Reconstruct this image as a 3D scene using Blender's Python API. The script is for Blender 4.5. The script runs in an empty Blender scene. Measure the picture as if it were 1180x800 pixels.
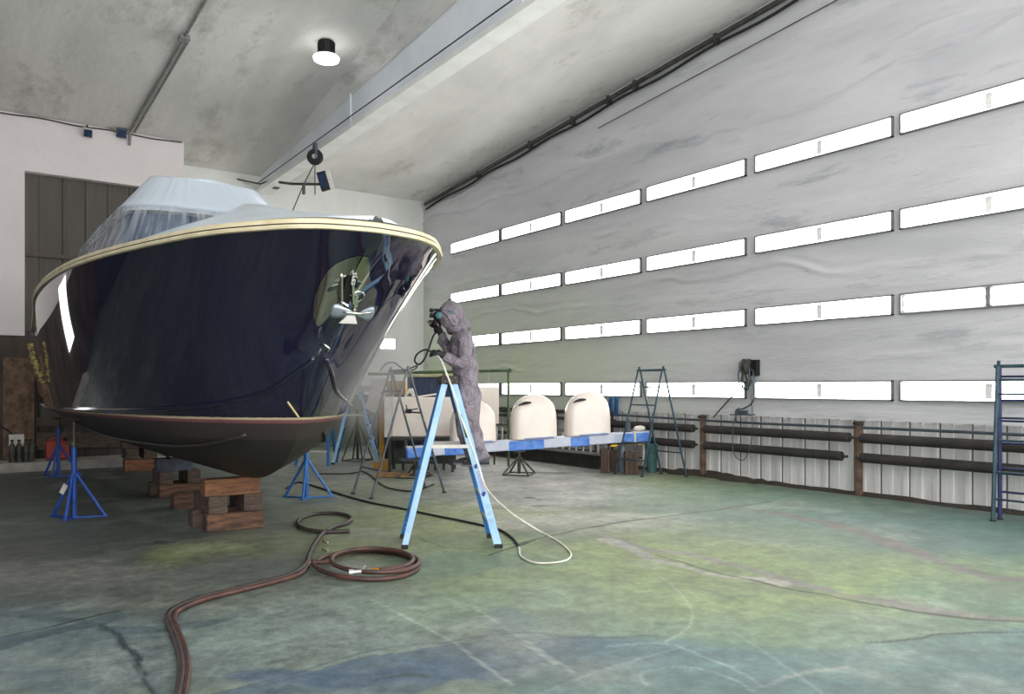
import bpy, math, random
import numpy as np
from mathutils import Vector, Matrix
random.seed(7); rng = np.random.default_rng(11)
SC = bpy.context.scene; COL = SC.collection
TH = math.atan(640/900); S_, C_ = math.sin(TH), math.cos(TH)
CAM_Z = 1.7
# ---------------------------------------------------------------- coordinates
def ray(x):
    k = (x-590)/900; return C_*k+S_, -S_*k+C_
def at(x, y, D):                      # a sight line at forward distance D
    a, b = ray(x); return Vector((a*D, b*D, CAM_Z-(y-445)/900*D))
def fl(x, y, z=0.0):                  # a sight line met with the level z
    D = 900*(CAM_Z-z)/(y-445); a, b = ray(x); return Vector((a*D, b*D, z))
def on_u(x, y, u):
    return at(x, y, u/ray(x)[0])
def on_v(x, y, v):
    return at(x, y, v/ray(x)[1])
R_ = Vector((C_, -S_, 0)); F_ = Vector((S_, C_, 0)); UP = Vector((0,0,1))
def W(X, D, Z): return R_*X + F_*D + UP*Z
# ---------------------------------------------------------------- noise (numpy)
def vnoise(x, y, seed=0):
    xi = np.floor(x).astype(np.int64); yi = np.floor(y).astype(np.int64)
    fx = x-xi; fy = y-yi; fx = fx*fx*(3-2*fx); fy = fy*fy*(3-2*fy)
    def h(a, b):
        n = (a*374761393 + b*668265263 + seed*982451653) & 0x7fffffff
        n = ((n ^ (n >> 13))*1274126177) & 0x7fffffff
        return ((n ^ (n >> 16)) & 0xffff)/65535.0
    return (h(xi,yi)*(1-fx)+h(xi+1,yi)*fx)*(1-fy)+(h(xi,yi+1)*(1-fx)+h(xi+1,yi+1)*fx)*fy
def fbm(x, y, seed=0, octv=5):
    s = 0; a = .5; t = 0
    for i in range(octv):
        s = s + a*vnoise(x*2**i, y*2**i, seed+i); t += a; a *= .5
    return s/t
def sstep(a, b, x):
    t = np.clip((x-a)/(b-a), 0, 1); return t*t*(3-2*t)
def lin(c):                           # 0-255 screen colour to linear
    return tuple(((v/255)/12.92 if v/255 <= .04045 else ((v/255+.055)/1.055)**2.4) for v in c)
# ---------------------------------------------------------------- materials
def new_mat(name):
    m = bpy.data.materials.new(name); m.use_nodes = True
    nt = m.node_tree; b = nt.nodes['Principled BSDF']; return m, nt, b
def N(nt, typ, **kw):
    n = nt.nodes.new(typ)
    for k, v in kw.items():
        if k in n.inputs.keys(): n.inputs[k].default_value = v
        else: setattr(n, k, v)
    return n
def mat(name, rgb, rough=.5, metal=0, var=.12, scale=6, bump=0, bscale=40, coat=0, rgb2=None, lo=.35, hi=.65, stretch=(1,1,1), spec=.5):
    """colour broken up by noise; rgb2 gives patches of a second colour"""
    m, nt, b = new_mat(name); L = nt.links.new
    tc = N(nt, 'ShaderNodeTexCoord'); mp = N(nt, 'ShaderNodeMapping'); mp.inputs['Scale'].default_value = stretch
    L(tc.outputs['Object'], mp.inputs['Vector'])
    nz = N(nt, 'ShaderNodeTexNoise', Scale=scale, Detail=6.0, Roughness=.6); L(mp.outputs[0], nz.inputs['Vector'])
    cr = N(nt, 'ShaderNodeValToRGB'); c = lin(rgb)
    d = lin(rgb2) if rgb2 else tuple(max(0, v*(1-var*2)) for v in c)
    e = c if rgb2 else tuple(min(1, v*(1+var)) for v in c)
    cr.color_ramp.elements[0].position = lo; cr.color_ramp.elements[0].color = (*d, 1)
    cr.color_ramp.elements[1].position = hi; cr.color_ramp.elements[1].color = (*e, 1)
    L(nz.outputs['Fac'], cr.inputs[0]); L(cr.outputs[0], b.inputs['Base Color'])
    b.inputs['Roughness'].default_value = rough; b.inputs['Metallic'].default_value = metal
    b.inputs['Coat Weight'].default_value = coat; b.inputs['Specular IOR Level'].default_value = spec
    if bump:
        n2 = N(nt, 'ShaderNodeTexNoise', Scale=bscale, Detail=4.0); L(mp.outputs[0], n2.inputs['Vector'])
        bp = N(nt, 'ShaderNodeBump', Strength=bump, Distance=.02); L(n2.outputs['Fac'], bp.inputs['Height']); L(bp.outputs[0], b.inputs['Normal'])
    return m
def emit(name, rgb, strength):
    m, nt, b = new_mat(name)
    b.inputs['Base Color'].default_value = (.8,.8,.8,1)
    b.inputs['Emission Color'].default_value = (*rgb, 1); b.inputs['Emission Strength'].default_value = strength
    return m
# ---------------------------------------------------------------- mesh builder
class MB:
    def __init__(s): s.v = []; s.f = []
    def add(s, vs, fs):
        n = len(s.v); s.v += [Vector(v) for v in vs]; s.f += [tuple(i+n for i in f) for f in fs]; return s
    def box(s, c, size, ax=None):
        c = Vector(c); X, Y, Z = ax if ax else (Vector((1,0,0)), Vector((0,1,0)), UP)
        a, b, d = [k/2 for k in size]
        vs = [c+X*(i*a)+Y*(j*b)+Z*(k*d) for i in (-1,1) for j in (-1,1) for k in (-1,1)]
        return s.add(vs, [(0,1,3,2),(4,6,7,5),(0,4,5,1),(2,3,7,6),(0,2,6,4),(1,5,7,3)])
    def bar(s, p, q, w, h, side=None):        # rectangular bar p->q; w along side, h across
        p = Vector(p); q = Vector(q); d = (q-p); L = d.length; d.normalize()
        sd = Vector(side) if side is not None else (UP.cross(d) if abs(d.z) < .95 else Vector((1,0,0)))
        sd = (sd-d*sd.dot(d)).normalized(); u = d.cross(sd).normalized()
        return s.box((p+q)/2, (w, h, L), (sd, u, d))
    def tube(s, pts, r, n=8, cap=True, closed=False):
        pts = [Vector(p) for p in pts]; m = len(pts)
        rr = r if isinstance(r, (list, tuple)) else [r]*m
        vs = []; fs = []; prev = None
        for i in range(m):
            if closed: t = (pts[(i+1) % m]-pts[i-1])
            else: t = pts[min(i+1, m-1)]-pts[max(i-1, 0)]
            if t.length < 1e-9: t = Vector((0,0,1))
            t.normalize()
            if prev is None:
                prev = (Vector((0,0,1)) if abs(t.z) < .9 else Vector((1,0,0)))
            x = (prev-t*prev.dot(t)).normalized(); y = t.cross(x); prev = x
            for k in range(n):
                a = 2*math.pi*k/n; vs.append(pts[i]+x*(math.cos(a)*rr[i])+y*(math.sin(a)*rr[i]))
        for i in range(m if closed else m-1):
            for k in range(n):
                a = i*n+k; b = i*n+(k+1) % n; j = ((i+1) % m)*n
                fs.append((a, b, j+(k+1) % n, j+k))
        if cap and not closed:
            fs.append(tuple(range(n-1,-1,-1))); fs.append(tuple((m-1)*n+k for k in range(n)))
        return s.add(vs, fs)
    def cyl(s, p, q, r, n=16, r2=None): return s.tube([p, q], [r, r if r2 is None else r2], n)
    def lathe(s, prof, c, axis=UP, n=24):
        axis = Vector(axis).normalized(); x = (Vector((1,0,0)) if abs(axis.x) < .9 else Vector((0,1,0))); x = (x-axis*x.dot(axis)).normalized(); y = axis.cross(x)
        c = Vector(c); vs = []; fs = []
        for r, h in prof:
            for k in range(n):
                a = 2*math.pi*k/n; vs.append(c+axis*h+x*(r*math.cos(a))+y*(r*math.sin(a)))
        for i in range(len(prof)-1):
            for k in range(n):
                fs.append((i*n+k, i*n+(k+1) % n, (i+1)*n+(k+1) % n, (i+1)*n+k))
        fs.append(tuple(range(n-1,-1,-1))); fs.append(tuple((len(prof)-1)*n+k for k in range(n)))
        return s.add(vs, fs)
    def ball(s, c, r, n=12, sc=(1,1,1), ax=None):
        X, Y, Z = ax if ax else (Vector((1,0,0)), Vector((0,1,0)), UP); c = Vector(c); vs = []; fs = []; m = n//2+1
        for i in range(m+1):
            t = math.pi*i/m
            for k in range(n):
                a = 2*math.pi*k/n
                vs.append(c+X*(r*sc[0]*math.sin(t)*math.cos(a))+Y*(r*sc[1]*math.sin(t)*math.sin(a))+Z*(r*sc[2]*math.cos(t)))
        for i in range(m):
            for k in range(n): fs.append((i*n+k, (i+1)*n+k, (i+1)*n+(k+1) % n, i*n+(k+1) % n))
        return s.add(vs, fs)
    def prism(s, outline, d):                 # planar outline extruded along d
        n = len(outline); o = [Vector(p) for p in outline]; d = Vector(d)
        return s.add(o+[p+d for p in o], [tuple(range(n-1,-1,-1)), tuple(range(n,2*n))]+[(i, (i+1) % n, n+(i+1) % n, n+i) for i in range(n)])
    def grid(s, rows, closed=False):
        m = len(rows); n = len(rows[0]); fs = []
        for i in range(m-1):
            for k in range(n if closed else n-1):
                fs.append((i*n+k, i*n+(k+1) % n, (i+1)*n+(k+1) % n, (i+1)*n+k))
        return s.add([p for r in rows for p in r], fs)
    def build(s, name, m, parent=None, smooth=False, bevel=0, solid=0, angle=None, sub=0):
        me = bpy.data.meshes.new(name); org = parent.location.copy() if parent is not None else Vector((0,0,0))
        if parent is not None and parent.parent is not None: org = org+parent.parent.location
        if parent is None and s.v:
            lo = Vector([min(v[i] for v in s.v) for i in range(3)]); hi = Vector([max(v[i] for v in s.v) for i in range(3)])
            org = Vector(((lo.x+hi.x)/2, (lo.y+hi.y)/2, lo.z))
        me.from_pydata([v-org for v in s.v], [], s.f); me.update()
        o = bpy.data.objects.new(name, me); COL.objects.link(o); me.materials.append(m)
        if parent is not None: o.parent = parent
        else: o.location = org
        import bmesh
        bm = bmesh.new(); bm.from_mesh(me); bmesh.ops.recalc_face_normals(bm, faces=bm.faces); bm.to_mesh(me); bm.free()
        if smooth:
            me.polygons.foreach_set('use_smooth', [True]*len(me.polygons))
            if angle: me.set_sharp_from_angle(angle=math.radians(angle))
        if solid: 
            md = o.modifiers.new('solid', 'SOLIDIFY'); md.thickness = solid; md.offset = 0
        if sub:
            md = o.modifiers.new('sub', 'SUBSURF'); md.levels = sub; md.render_levels = sub
        if bevel:
            md = o.modifiers.new('bevel', 'BEVEL'); md.width = bevel; md.segments = 2; md.limit_method = 'ANGLE'
        return o
def tag(o, label=None, cat=None, group=None, kind=None):
    if label: o['label'] = label
    if cat: o['category'] = cat
    if group: o['group'] = group
    if kind: o['kind'] = kind
    return o
def thing(name, loc, label, cat, group=None):
    o = bpy.data.objects.new(name, None); COL.objects.link(o); o.location = Vector(loc); o.empty_display_size = .1
    return tag(o, label, cat, group)
def struct(o): o['kind'] = 'structure'; return o
def copy_tree(o, parent=None):
    c = o.copy(); COL.objects.link(c)
    if parent is not None: c.parent = parent
    for ch in list(o.children): copy_tree(ch, c)
    return c
def cr(pts, n=8, closed=False):              # Catmull-Rom through points
    P = [Vector(p) for p in pts]; out = []; m = len(P)
    for i in range(m if closed else m-1):
        if closed: a, b, c, d = P[i-1], P[i], P[(i+1) % m], P[(i+2) % m]
        else: a, b, c, d = P[max(i-1,0)], P[i], P[i+1], P[min(i+2,m-1)]
        for k in range(n):
            t = k/n
            out.append(.5*((2*b)+(c-a)*t+(2*a-5*b+4*c-d)*t*t+(3*b-a-3*c+d)*t**3))
    if not closed: out.append(P[-1])
    return out
# ================================================================ SETTING
UW, VB, VP_ = 11.5, 20.7, 19.2        # right wall, back wall, bulkhead
def ceil_z(v): return 7.24+.09*(VB-v)
# ---- floor: worn painted concrete; coats of overspray, bare patches, cracks
def make_floor():
    cat = np.concatenate; ls = np.linspace
    ua = cat([ls(-6,-1.5,60)[:-1], ls(-1.5,7.5,360)[:-1], ls(7.5,11.62,110)]); va = cat([ls(-1,1.5,20)[:-1], ls(1.5,9.5,360)[:-1], ls(9.5,20.75,230)])
    nu = len(ua); nv = len(va); U, V = np.meshgrid(ua, va)
    z = np.zeros_like(U)+(fbm(U*.8, V*.8, 3, 3)-.5)*.012
    co = np.stack([U,V,z],-1).reshape(-1,3).astype(np.float32)
    idx = np.arange(nu*nv).reshape(nv,nu)
    q = np.stack([idx[:-1,:-1], idx[:-1,1:], idx[1:,1:], idx[1:,:-1]],-1).reshape(-1,4)
    me = bpy.data.meshes.new('floor'); me.vertices.add(len(co)); me.vertices.foreach_set('co', co.ravel())
    me.loops.add(q.size); me.loops.foreach_set('vertex_index', q.ravel().astype(np.int32))
    me.polygons.add(len(q)); me.polygons.foreach_set('loop_start', np.arange(0,q.size,4,dtype=np.int32)); me.polygons.foreach_set('loop_total', np.full(len(q),4,np.int32))
    me.update()
    # stain colours
    A = np.zeros(U.shape+(3,)); A[:] = np.array(lin((128,140,128)))*.8
    wu = U+(fbm(U*.9,V*.9,21)-.5)*1.6; wv = V+(fbm(U*.9+7,V*.9,22)-.5)*1.6
    fine = fbm(U*2.2,V*2.2,40,5)
    def lay(mask, rgb, k=1.0):
        m = np.clip(mask*k,0,1)[...,None]; c = np.array(lin(rgb)); g = c.mean(); A[:] = A*(1-m)+(g+(c-g)*1.0)*.80*m
    def blob(x, y, rx, ry, edge=.5, rot=0.0):   # an oval patch of paint centred where that spot of floor is
        c = fl(x,y); d0 = wu-c.x; d1 = wv-c.y
        a = (d0*C_-d1*S_)/rx; b = (d0*S_+d1*C_)/ry
        ca, sa = math.cos(rot), math.sin(rot); a, b = a*ca+b*sa, -a*sa+b*ca
        r = np.sqrt(a*a+b*b); return 1-sstep(1-edge, 1+edge, r+(fine-.5)*.7)
    for args, rgb, k in FLOOR_PAINT:
        lay(blob(*args), rgb, k)
    for pts, rgb, k in FLOOR_POLY:
        P=[fl(x,y) for x,y in pts]; qu=U+(fbm(U*2.5,V*2.5,81,4)-.5)*.10; qv=V+(fbm(U*2.5+5,V*2.5,82,4)-.5)*.10; ins=np.zeros(U.shape,bool)
        for a,b in zip(P,P[1:]+P[:1]):
            if a.y==b.y: continue
            ins ^= ((a.y>qv)!=(b.y>qv)) & (qu < (b.x-a.x)*(qv-a.y)/(b.y-a.y)+a.x)
        lay(ins.astype(float)*(.75+.5*(fine-.5)), rgb, k)
    dirt = sstep(.5,.75,fbm(U*.7+3,V*.7+9,60,6)); lay(dirt, (105,112,106), .35)
    lt = sstep(.55,.78,fbm(U*1.3+31,V*1.3,61,6)); lay(lt, (176,182,168), .35)
    # bare worn strips and cracks, scratches
    def line(pts, w, rgb, k, wob=.05, soft=.5):
        P = cr([fl(x,y) for x,y in pts], 10); d = np.full(U.shape, 9.0)
        qu = U+(fbm(U*3,V*3,71,3)-.5)*wob*2; qv = V+(fbm(U*3+5,V*3,72,3)-.5)*wob*2
        for a, b in zip(P[:-1],P[1:]):
            mnx, mxx = min(a.x,b.x)-.6, max(a.x,b.x)+.6; mny, mxy = min(a.y,b.y)-.6, max(a.y,b.y)+.6
            i0, i1 = np.searchsorted(ua,[mnx,mxx]); j0, j1 = np.searchsorted(va,[mny,mxy])
            if i1 <= i0 or j1 <= j0: continue
            sl = (slice(j0,j1), slice(i0,i1)); ab = b-a; l2 = ab.x**2+ab.y**2+1e-9
            t = np.clip(((qu[sl]-a.x)*ab.x+(qv[sl]-a.y)*ab.y)/l2,0,1)
            d[sl] = np.minimum(d[sl], np.hypot(qu[sl]-a.x-t*ab.x, qv[sl]-a.y-t*ab.y))
        lay(1-sstep(max(0,w-max(w*soft,.014)), w+max(w*soft,.014), d+(fine-.5)*w*1.6), rgb, k)
    for pts, w, rgb, k, wob in FLOOR_LINES: line(pts, w, rgb, k, wob)
    at_ = me.attributes.new('stain', 'FLOAT_COLOR', 'POINT')
    at_.data.foreach_set('color', np.concatenate([A.reshape(-1,3), np.ones((nu*nv,1))],1).astype(np.float32).ravel())
    m, nt, b = new_mat('painted_concrete'); L = nt.links.new
    an = N(nt,'ShaderNodeAttribute', attribute_name='stain'); tc = N(nt,'ShaderNodeTexCoord')
    n1 = N(nt,'ShaderNodeTexNoise', Scale=9.0, Detail=9.0, Roughness=.7); L(tc.outputs['Object'], n1.inputs['Vector'])
    r1 = N(nt,'ShaderNodeValToRGB'); r1.color_ramp.elements[0].position=.3; r1.color_ramp.elements[0].color=(.55,.55,.56,1); r1.color_ramp.elements[1].position=.68; r1.color_ramp.elements[1].color=(1.2,1.2,1.2,1)
    L(n1.outputs['Fac'], r1.inputs[0])
    mx = N(nt,'ShaderNodeMix', data_type='RGBA', blend_type='MULTIPLY'); mx.inputs['Factor'].default_value=1
    L(an.outputs['Color'], mx.inputs['A']); L(r1.outputs[0], mx.inputs['B'])
    n3 = N(nt,'ShaderNodeTexNoise', Scale=38.0, Detail=3.0); L(tc.outputs['Object'], n3.inputs['Vector'])
    r3 = N(nt,'ShaderNodeValToRGB'); r3.color_ramp.elements[0].position=.26; r3.color_ramp.elements[0].color=(.55,.55,.55,1); r3.color_ramp.elements[1].position=.36; r3.color_ramp.elements[1].color=(1,1,1,1)
    L(n3.outputs['Fac'], r3.inputs[0])
    n4 = N(nt,'ShaderNodeTexNoise', Scale=2.4, Detail=12.0, Roughness=.72); L(tc.outputs['Object'], n4.inputs['Vector'])
    r4 = N(nt,'ShaderNodeValToRGB'); r4.color_ramp.elements[0].position=.34; r4.color_ramp.elements[0].color=(.66,.68,.70,1); r4.color_ramp.elements[1].position=.64; r4.color_ramp.elements[1].color=(1.22,1.21,1.18,1); L(n4.outputs['Fac'], r4.inputs[0])
    m4 = N(nt,'ShaderNodeMix', data_type='RGBA', blend_type='MULTIPLY'); m4.inputs['Factor'].default_value=1; L(mx.outputs['Result'], m4.inputs['A']); L(r4.outputs[0], m4.inputs['B']); mx = m4
    m2 = N(nt,'ShaderNodeMix', data_type='RGBA', blend_type='MULTIPLY'); m2.inputs['Factor'].default_value=1
    L(mx.outputs['Result'], m2.inputs['A']); L(r3.outputs[0], m2.inputs['B']); L(m2.outputs['Result'], b.inputs['Base Color'])
    rr = N(nt,'ShaderNodeMapRange'); rr.inputs['To Min'].default_value=.42; rr.inputs['To Max'].default_value=.75; L(n1.outputs['Fac'], rr.inputs['Value']); L(rr.outputs[0], b.inputs['Roughness'])
    bp = N(nt,'ShaderNodeBump', Strength=.25, Distance=.01); L(n1.outputs['Fac'], bp.inputs['Height']); L(bp.outputs[0], b.inputs['Normal'])
    me.materials.append(m); me.polygons.foreach_set('use_smooth', [True]*len(me.polygons))
    o = bpy.data.objects.new('floor', me); COL.objects.link(o); return struct(o)
FLOOR_PAINT = [ # (x,y, half width m, half depth m, softness[, turn]), colour, strength
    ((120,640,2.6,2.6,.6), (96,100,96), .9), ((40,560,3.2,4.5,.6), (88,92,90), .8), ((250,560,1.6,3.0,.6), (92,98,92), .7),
    ((100,740,1.6,.9,.6), (112,132,136), .8), ((330,720,1.2,.8,.6), (142,158,150), .8), ((60,665,1.2,.4,.6), (135,138,132), .7),
    ((240,640,.55,.5,.6), (142,156,104), .8), ((360,625,.8,.5,.6), (140,152,112), .6),
    ((560,600,2.2,1.5,.7), (156,170,112), .85), ((480,560,1.5,1.2,.7), (150,160,118), .7), ((760,640,2.4,1.2,.7), (150,168,108), .8),
    ((920,680,2.0,.9,.7), (158,178,104), .85), ((760,560,2.6,1.8,.7), (150,166,114), .7), ((1050,650,2.0,1.0,.7), (140,164,110), .7),
    ((620,560,1.5,2.2,.6), (214,210,206), .95), ((560,535,2.5,3.0,.7), (196,194,188), .8), ((400,535,2.0,3.0,.7), (158,160,150), .8),
    ((700,600,1.3,.7,.5), (198,196,188), .8), ((640,545,.5,.25,.4), (96,100,90), .5),
    ((950,575,3.0,2.0,.6), (112,144,124), .8), ((1110,610,2.2,1.6,.6), (92,128,122), .9), ((1180,700,1.2,.9,.6), (110,146,128), .7),
    ((860,610,1.6,.6,.6), (120,146,112), .6), ((700,690,1.3,.6,.7), (142,164,122), .7), ((560,650,.9,.4,.6), (112,140,124), .6),
    ((1040,590,.6,.4,.5), (92,112,104), .6), ((520,700,1.0,.5,.6), (138,158,140), .7), ((860,740,1.4,.5,.7), (132,160,136), .7),
    ((880,790,1.7,.45,.25,.03), (104,132,132), .8), ((520,782,1.05,.17,.18,.12), (92,110,128), .9), ((640,762,.9,.16,.25,-.05), (100,122,136), .85),
    ((760,760,.8,.22,.3), (108,132,138), .8), ((1080,770,.9,.3,.3), (108,140,134), .8), ((60,785,.9,.25,.3), (104,122,128), .7), ((90,715,.8,.12,.25,.15), (92,110,112), .8),
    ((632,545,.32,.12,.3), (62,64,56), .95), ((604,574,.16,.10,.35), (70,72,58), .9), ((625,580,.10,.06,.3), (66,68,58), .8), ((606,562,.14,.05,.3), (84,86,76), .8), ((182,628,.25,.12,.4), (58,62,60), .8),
    ((150,780,.25,.3,.3), (90,106,114), .7), ((660,790,.5,.2,.4), (150,164,160), .5),
]
FLOOR_POLY = [
    ([(250,800),(340,778),(430,757),(520,742),(600,733),(680,733),(740,738),(700,752),(640,762),(560,776),(500,792),(480,800)], (86,108,128), .95),
    ([(590,830),(600,785),(660,748),(700,736),(760,733),(830,738),(890,745),(960,748),(1010,742),(1060,735),(1120,728),(1300,715),(1300,830)], (100,132,132), .75),
    ([(-60,745),(0,737),(70,724),(142,704),(150,712),(110,722),(60,733),(0,752),(-60,765)], (80,100,108), .9),
    ([(120,722),(150,750),(165,790),(180,810),(205,810),(195,760),(185,735),(160,722)], (88,106,114), .8),
    ([(560,700),(590,700),(625,715),(640,735),(600,735),(560,735)], (104,134,138), .6),
    ([(480,622),(540,612),(640,608),(700,606),(690,620),(600,640),(540,660),(500,650)], (104,130,106), .45),
    ([(800,745),(840,722),(900,705),(925,700),(930,730),(900,748)], (112,142,116), .6),
]
FLOOR_LINES = [
    ([(690,618),(740,632),(800,640),(880,660),(960,680),(1060,700),(1180,714)], .07, (142,142,132), 1.0, .10),
    ([(840,585),(900,592),(960,605),(1020,625),(1080,648),(1140,665),(1180,668)], .11, (126,126,118), 1.0, .12),
    ([(690,622),(760,645),(830,662),(900,672)], .08, (176,174,162), 1.0, .14),
    ([(560,640),(620,622),(690,606),(760,596),(850,584),(890,578)], .018, (48,52,42), 1.0, .05),
    ([(760,640),(850,665),(960,688),(1080,708),(1180,716)], .02, (70,70,56), 1.0, .05),
    ([(1000,742),(1060,738),(1110,730),(1180,728)], .016, (56,66,62), 1.0, .06),
    ([(430,692),(480,718),(520,740),(560,768),(590,790)], .006, (196,204,196), .5, .02),
    ([(545,700),(600,735),(660,775)], .006, (196,206,196), .4, .02), ([(600,740),(640,765)], .006, (190,200,190), .6, .02),
    ([(760,665),(790,690),(796,720),(770,740)], .006, (196,208,186), .4, .03), ([(850,730),(900,765),(950,800)], .006, (188,204,196), .3, .02),
    ([(700,745),(760,742),(800,752),(850,775),(880,795)], .006, (188,204,200), .4, .04), ([(745,790),(742,775),(790,768),(840,782),(870,800)], .006, (184,202,202), .4, .03),
    ([(620,800),(700,770),(790,745)], .006, (176,196,192), .3, .03), ([(240,780),(270,748),(300,720)], .006, (168,178,174), .3, .02), ([(300,760),(312,725)], .006, (160,172,168), .3, .02),
    ([(0,735),(60,722),(140,703)], .016, (52,66,70), 1.0, .04), ([(120,720),(150,750),(160,780),(175,800)], .018, (56,70,76), 1.0, .05),
    ([(250,800),(340,775),(420,752),(520,738),(600,730),(680,735),(760,733)], .014, (82,100,112), .7, .05), ([(440,783),(470,778),(490,779)], .02, (70,84,84), .8, .06),
    ([(870,800),(900,785),(950,775),(975,770)], .02, (170,172,160), .6, .1), ([(480,620),(520,632),(560,632),(640,618)], .012, (88,100,84), .7, .05),
]
floor = make_floor()
# ---- plaster look shared by walls and ceiling
def plaster(name, rgb, rgb2, streak, bump=.5, sc=1.0, dark=None, dk=(.62,.80)):
    m, nt, b = new_mat(name); L = nt.links.new
    tc = N(nt,'ShaderNodeTexCoord'); mp = N(nt,'ShaderNodeMapping'); mp.inputs['Scale'].default_value = streak; L(tc.outputs['Object'], mp.inputs['Vector'])
    n1 = N(nt,'ShaderNodeTexNoise', Scale=.55*sc, Detail=8.0, Roughness=.62, Distortion=.4); L(mp.outputs[0], n1.inputs['Vector'])
    c1 = N(nt,'ShaderNodeValToRGB'); c1.color_ramp.elements[0].position=.34; c1.color_ramp.elements[0].color=(*lin(rgb2),1); c1.color_ramp.elements[1].position=.62; c1.color_ramp.elements[1].color=(*lin(rgb),1)
    L(n1.outputs['Fac'], c1.inputs[0]); out = c1.outputs[0]
    n2 = N(nt,'ShaderNodeTexNoise', Scale=3.2*sc, Detail=9.0, Roughness=.68); L(mp.outputs[0], n2.inputs['Vector'])
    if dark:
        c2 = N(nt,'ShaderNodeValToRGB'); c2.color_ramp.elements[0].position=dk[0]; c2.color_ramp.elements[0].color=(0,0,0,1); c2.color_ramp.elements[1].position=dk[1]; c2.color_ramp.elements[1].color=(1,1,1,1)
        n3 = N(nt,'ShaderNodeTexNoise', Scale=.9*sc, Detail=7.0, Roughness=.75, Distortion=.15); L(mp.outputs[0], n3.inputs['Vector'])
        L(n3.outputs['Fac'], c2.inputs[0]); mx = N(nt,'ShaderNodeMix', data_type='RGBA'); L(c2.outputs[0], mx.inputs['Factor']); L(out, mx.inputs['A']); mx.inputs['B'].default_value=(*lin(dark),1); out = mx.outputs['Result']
    L(out, b.inputs['Base Color']); b.inputs['Roughness'].default_value=.65
    ad = N(nt,'ShaderNodeMath', operation='MULTIPLY_ADD'); L(n1.outputs['Fac'], ad.inputs[0]); ad.inputs[1].default_value=2.5; L(n2.outputs['Fac'], ad.inputs[2])
    bp = N(nt,'ShaderNodeBump', Strength=bump, Distance=.05); L(ad.outputs[0], bp.inputs['Height']); L(bp.outputs[0], b.inputs['Normal'])
    return m
M_WALL = plaster('sprayed_wall', (213,212,216), (190,190,194), (1,.32,1.8), .5, dark=(138,142,150), dk=(.55,.74))  # dark streaks paint the shade of creases, and their dust, into the colour
def tint_far(m, rgb):
    nt=m.node_tree; L=nt.links.new; b=nt.nodes['Principled BSDF']; src=b.inputs['Base Color'].links[0].from_socket
    g=N(nt,'ShaderNodeNewGeometry'); sp=N(nt,'ShaderNodeSeparateXYZ'); L(g.outputs['Position'],sp.inputs[0])
    a=N(nt,'ShaderNodeMapRange'); a.inputs['From Min'].default_value=9; a.inputs['From Max'].default_value=16; L(sp.outputs['Y'],a.inputs['Value'])
    c=N(nt,'ShaderNodeMapRange'); c.inputs['From Min'].default_value=5.6; c.inputs['From Max'].default_value=2.2; L(sp.outputs['Z'],c.inputs['Value'])
    nz=N(nt,'ShaderNodeTexNoise',Scale=.7,Detail=5.0); L(g.outputs['Position'],nz.inputs['Vector'])
    p=N(nt,'ShaderNodeMath',operation='MULTIPLY'); L(a.outputs[0],p.inputs[0]); L(c.outputs[0],p.inputs[1]); q=N(nt,'ShaderNodeMath',operation='MULTIPLY'); L(p.outputs[0],q.inputs[0]); L(nz.outputs['Fac'],q.inputs[1])
    q2=N(nt,'ShaderNodeMath',operation='MULTIPLY'); L(q.outputs[0],q2.inputs[0]); q2.inputs[1].default_value=1.7; q2.use_clamp=True
    mx=N(nt,'ShaderNodeMix',data_type='RGBA'); L(q2.outputs[0],mx.inputs['Factor']); L(src,mx.inputs['A']); mx.inputs['B'].default_value=(*lin(rgb),1); L(mx.outputs['Result'],b.inputs['Base Color'])
tint_far(M_WALL,(204,216,190))
M_BACK = plaster('back_wall', (228,230,226), (214,217,212), (1,1,1), .3)
M_PINK = plaster('pale_pink_panel', (224,218,218), (214,208,208), (1,1,1), .2)
M_CEIL = plaster('stained_ceiling', (230,229,225), (196,196,191), (.8,.35,1), .45, dark=(150,148,136), dk=(.54,.76))
M_DARKWALL = plaster('dark_side_wall', (70,74,86), (52,56,66), (1,1,1), .3)
M_GREENW = plaster('green_grey_wainscot', (104,110,98), (74,80,72), (1,1,1), .3)
# ---- right wall with puckered sprayed surface
def make_wall():
    v0, v1 = -1.0, VB; zb = 1.17
    nv, nz = 620, 190; V = np.linspace(v0,v1,nv); T = np.linspace(0,1,nz); VV, TT = np.meshgrid(V,T)
    top = np.array([ceil_z(v)+.03 for v in V]); ZZ = zb+(top[None,:]-zb)*TT
    d = (fbm(VV*.5, ZZ*1.2, 5, 5)-.5)*.05
    for zc, a, k in ((5.0,.06,1), (4.75,.04,2), (6.4,.05,3), (3.55,.035,4), (2.3,.025,5), (6.9,.03,6), (5.25,.03,7)):     # long creases between the lamp rows
        zl = zc+(fbm(VV*.35, VV*0+k, 50+k, 4)-.5)*1.0
        d -= a*(np.exp(-((ZZ-zl)/.035)**2)-.6*np.exp(-((ZZ-zl-.09)/.06)**2))*(.5+fbm(VV*3,ZZ*3,33,3))*sstep(.45,.6,fbm(VV*.4+k*9, ZZ*.3, 80+k, 3))
    band = np.zeros_like(ZZ)
    for a, b in ((5.43,5.74),(4.02,4.33),(2.76,3.07),(1.47,1.79)): band = np.maximum(band, sstep(a-.15,a-.03,ZZ)*(1-sstep(b+.03,b+.15,ZZ)))
    d = d*(1-band)
    rows = [[Vector((UW-.05+float(d[j,i]), float(VV[j,i]), float(ZZ[j,i]))) for i in range(nv)] for j in range(nz)]
    mb = MB(); mb.grid(rows)
    n = nv; base = [Vector((UW+.05,float(v),zb)) for v in V]
    mb.grid([base, rows[0]])
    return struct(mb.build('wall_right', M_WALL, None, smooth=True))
make_wall()
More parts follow.
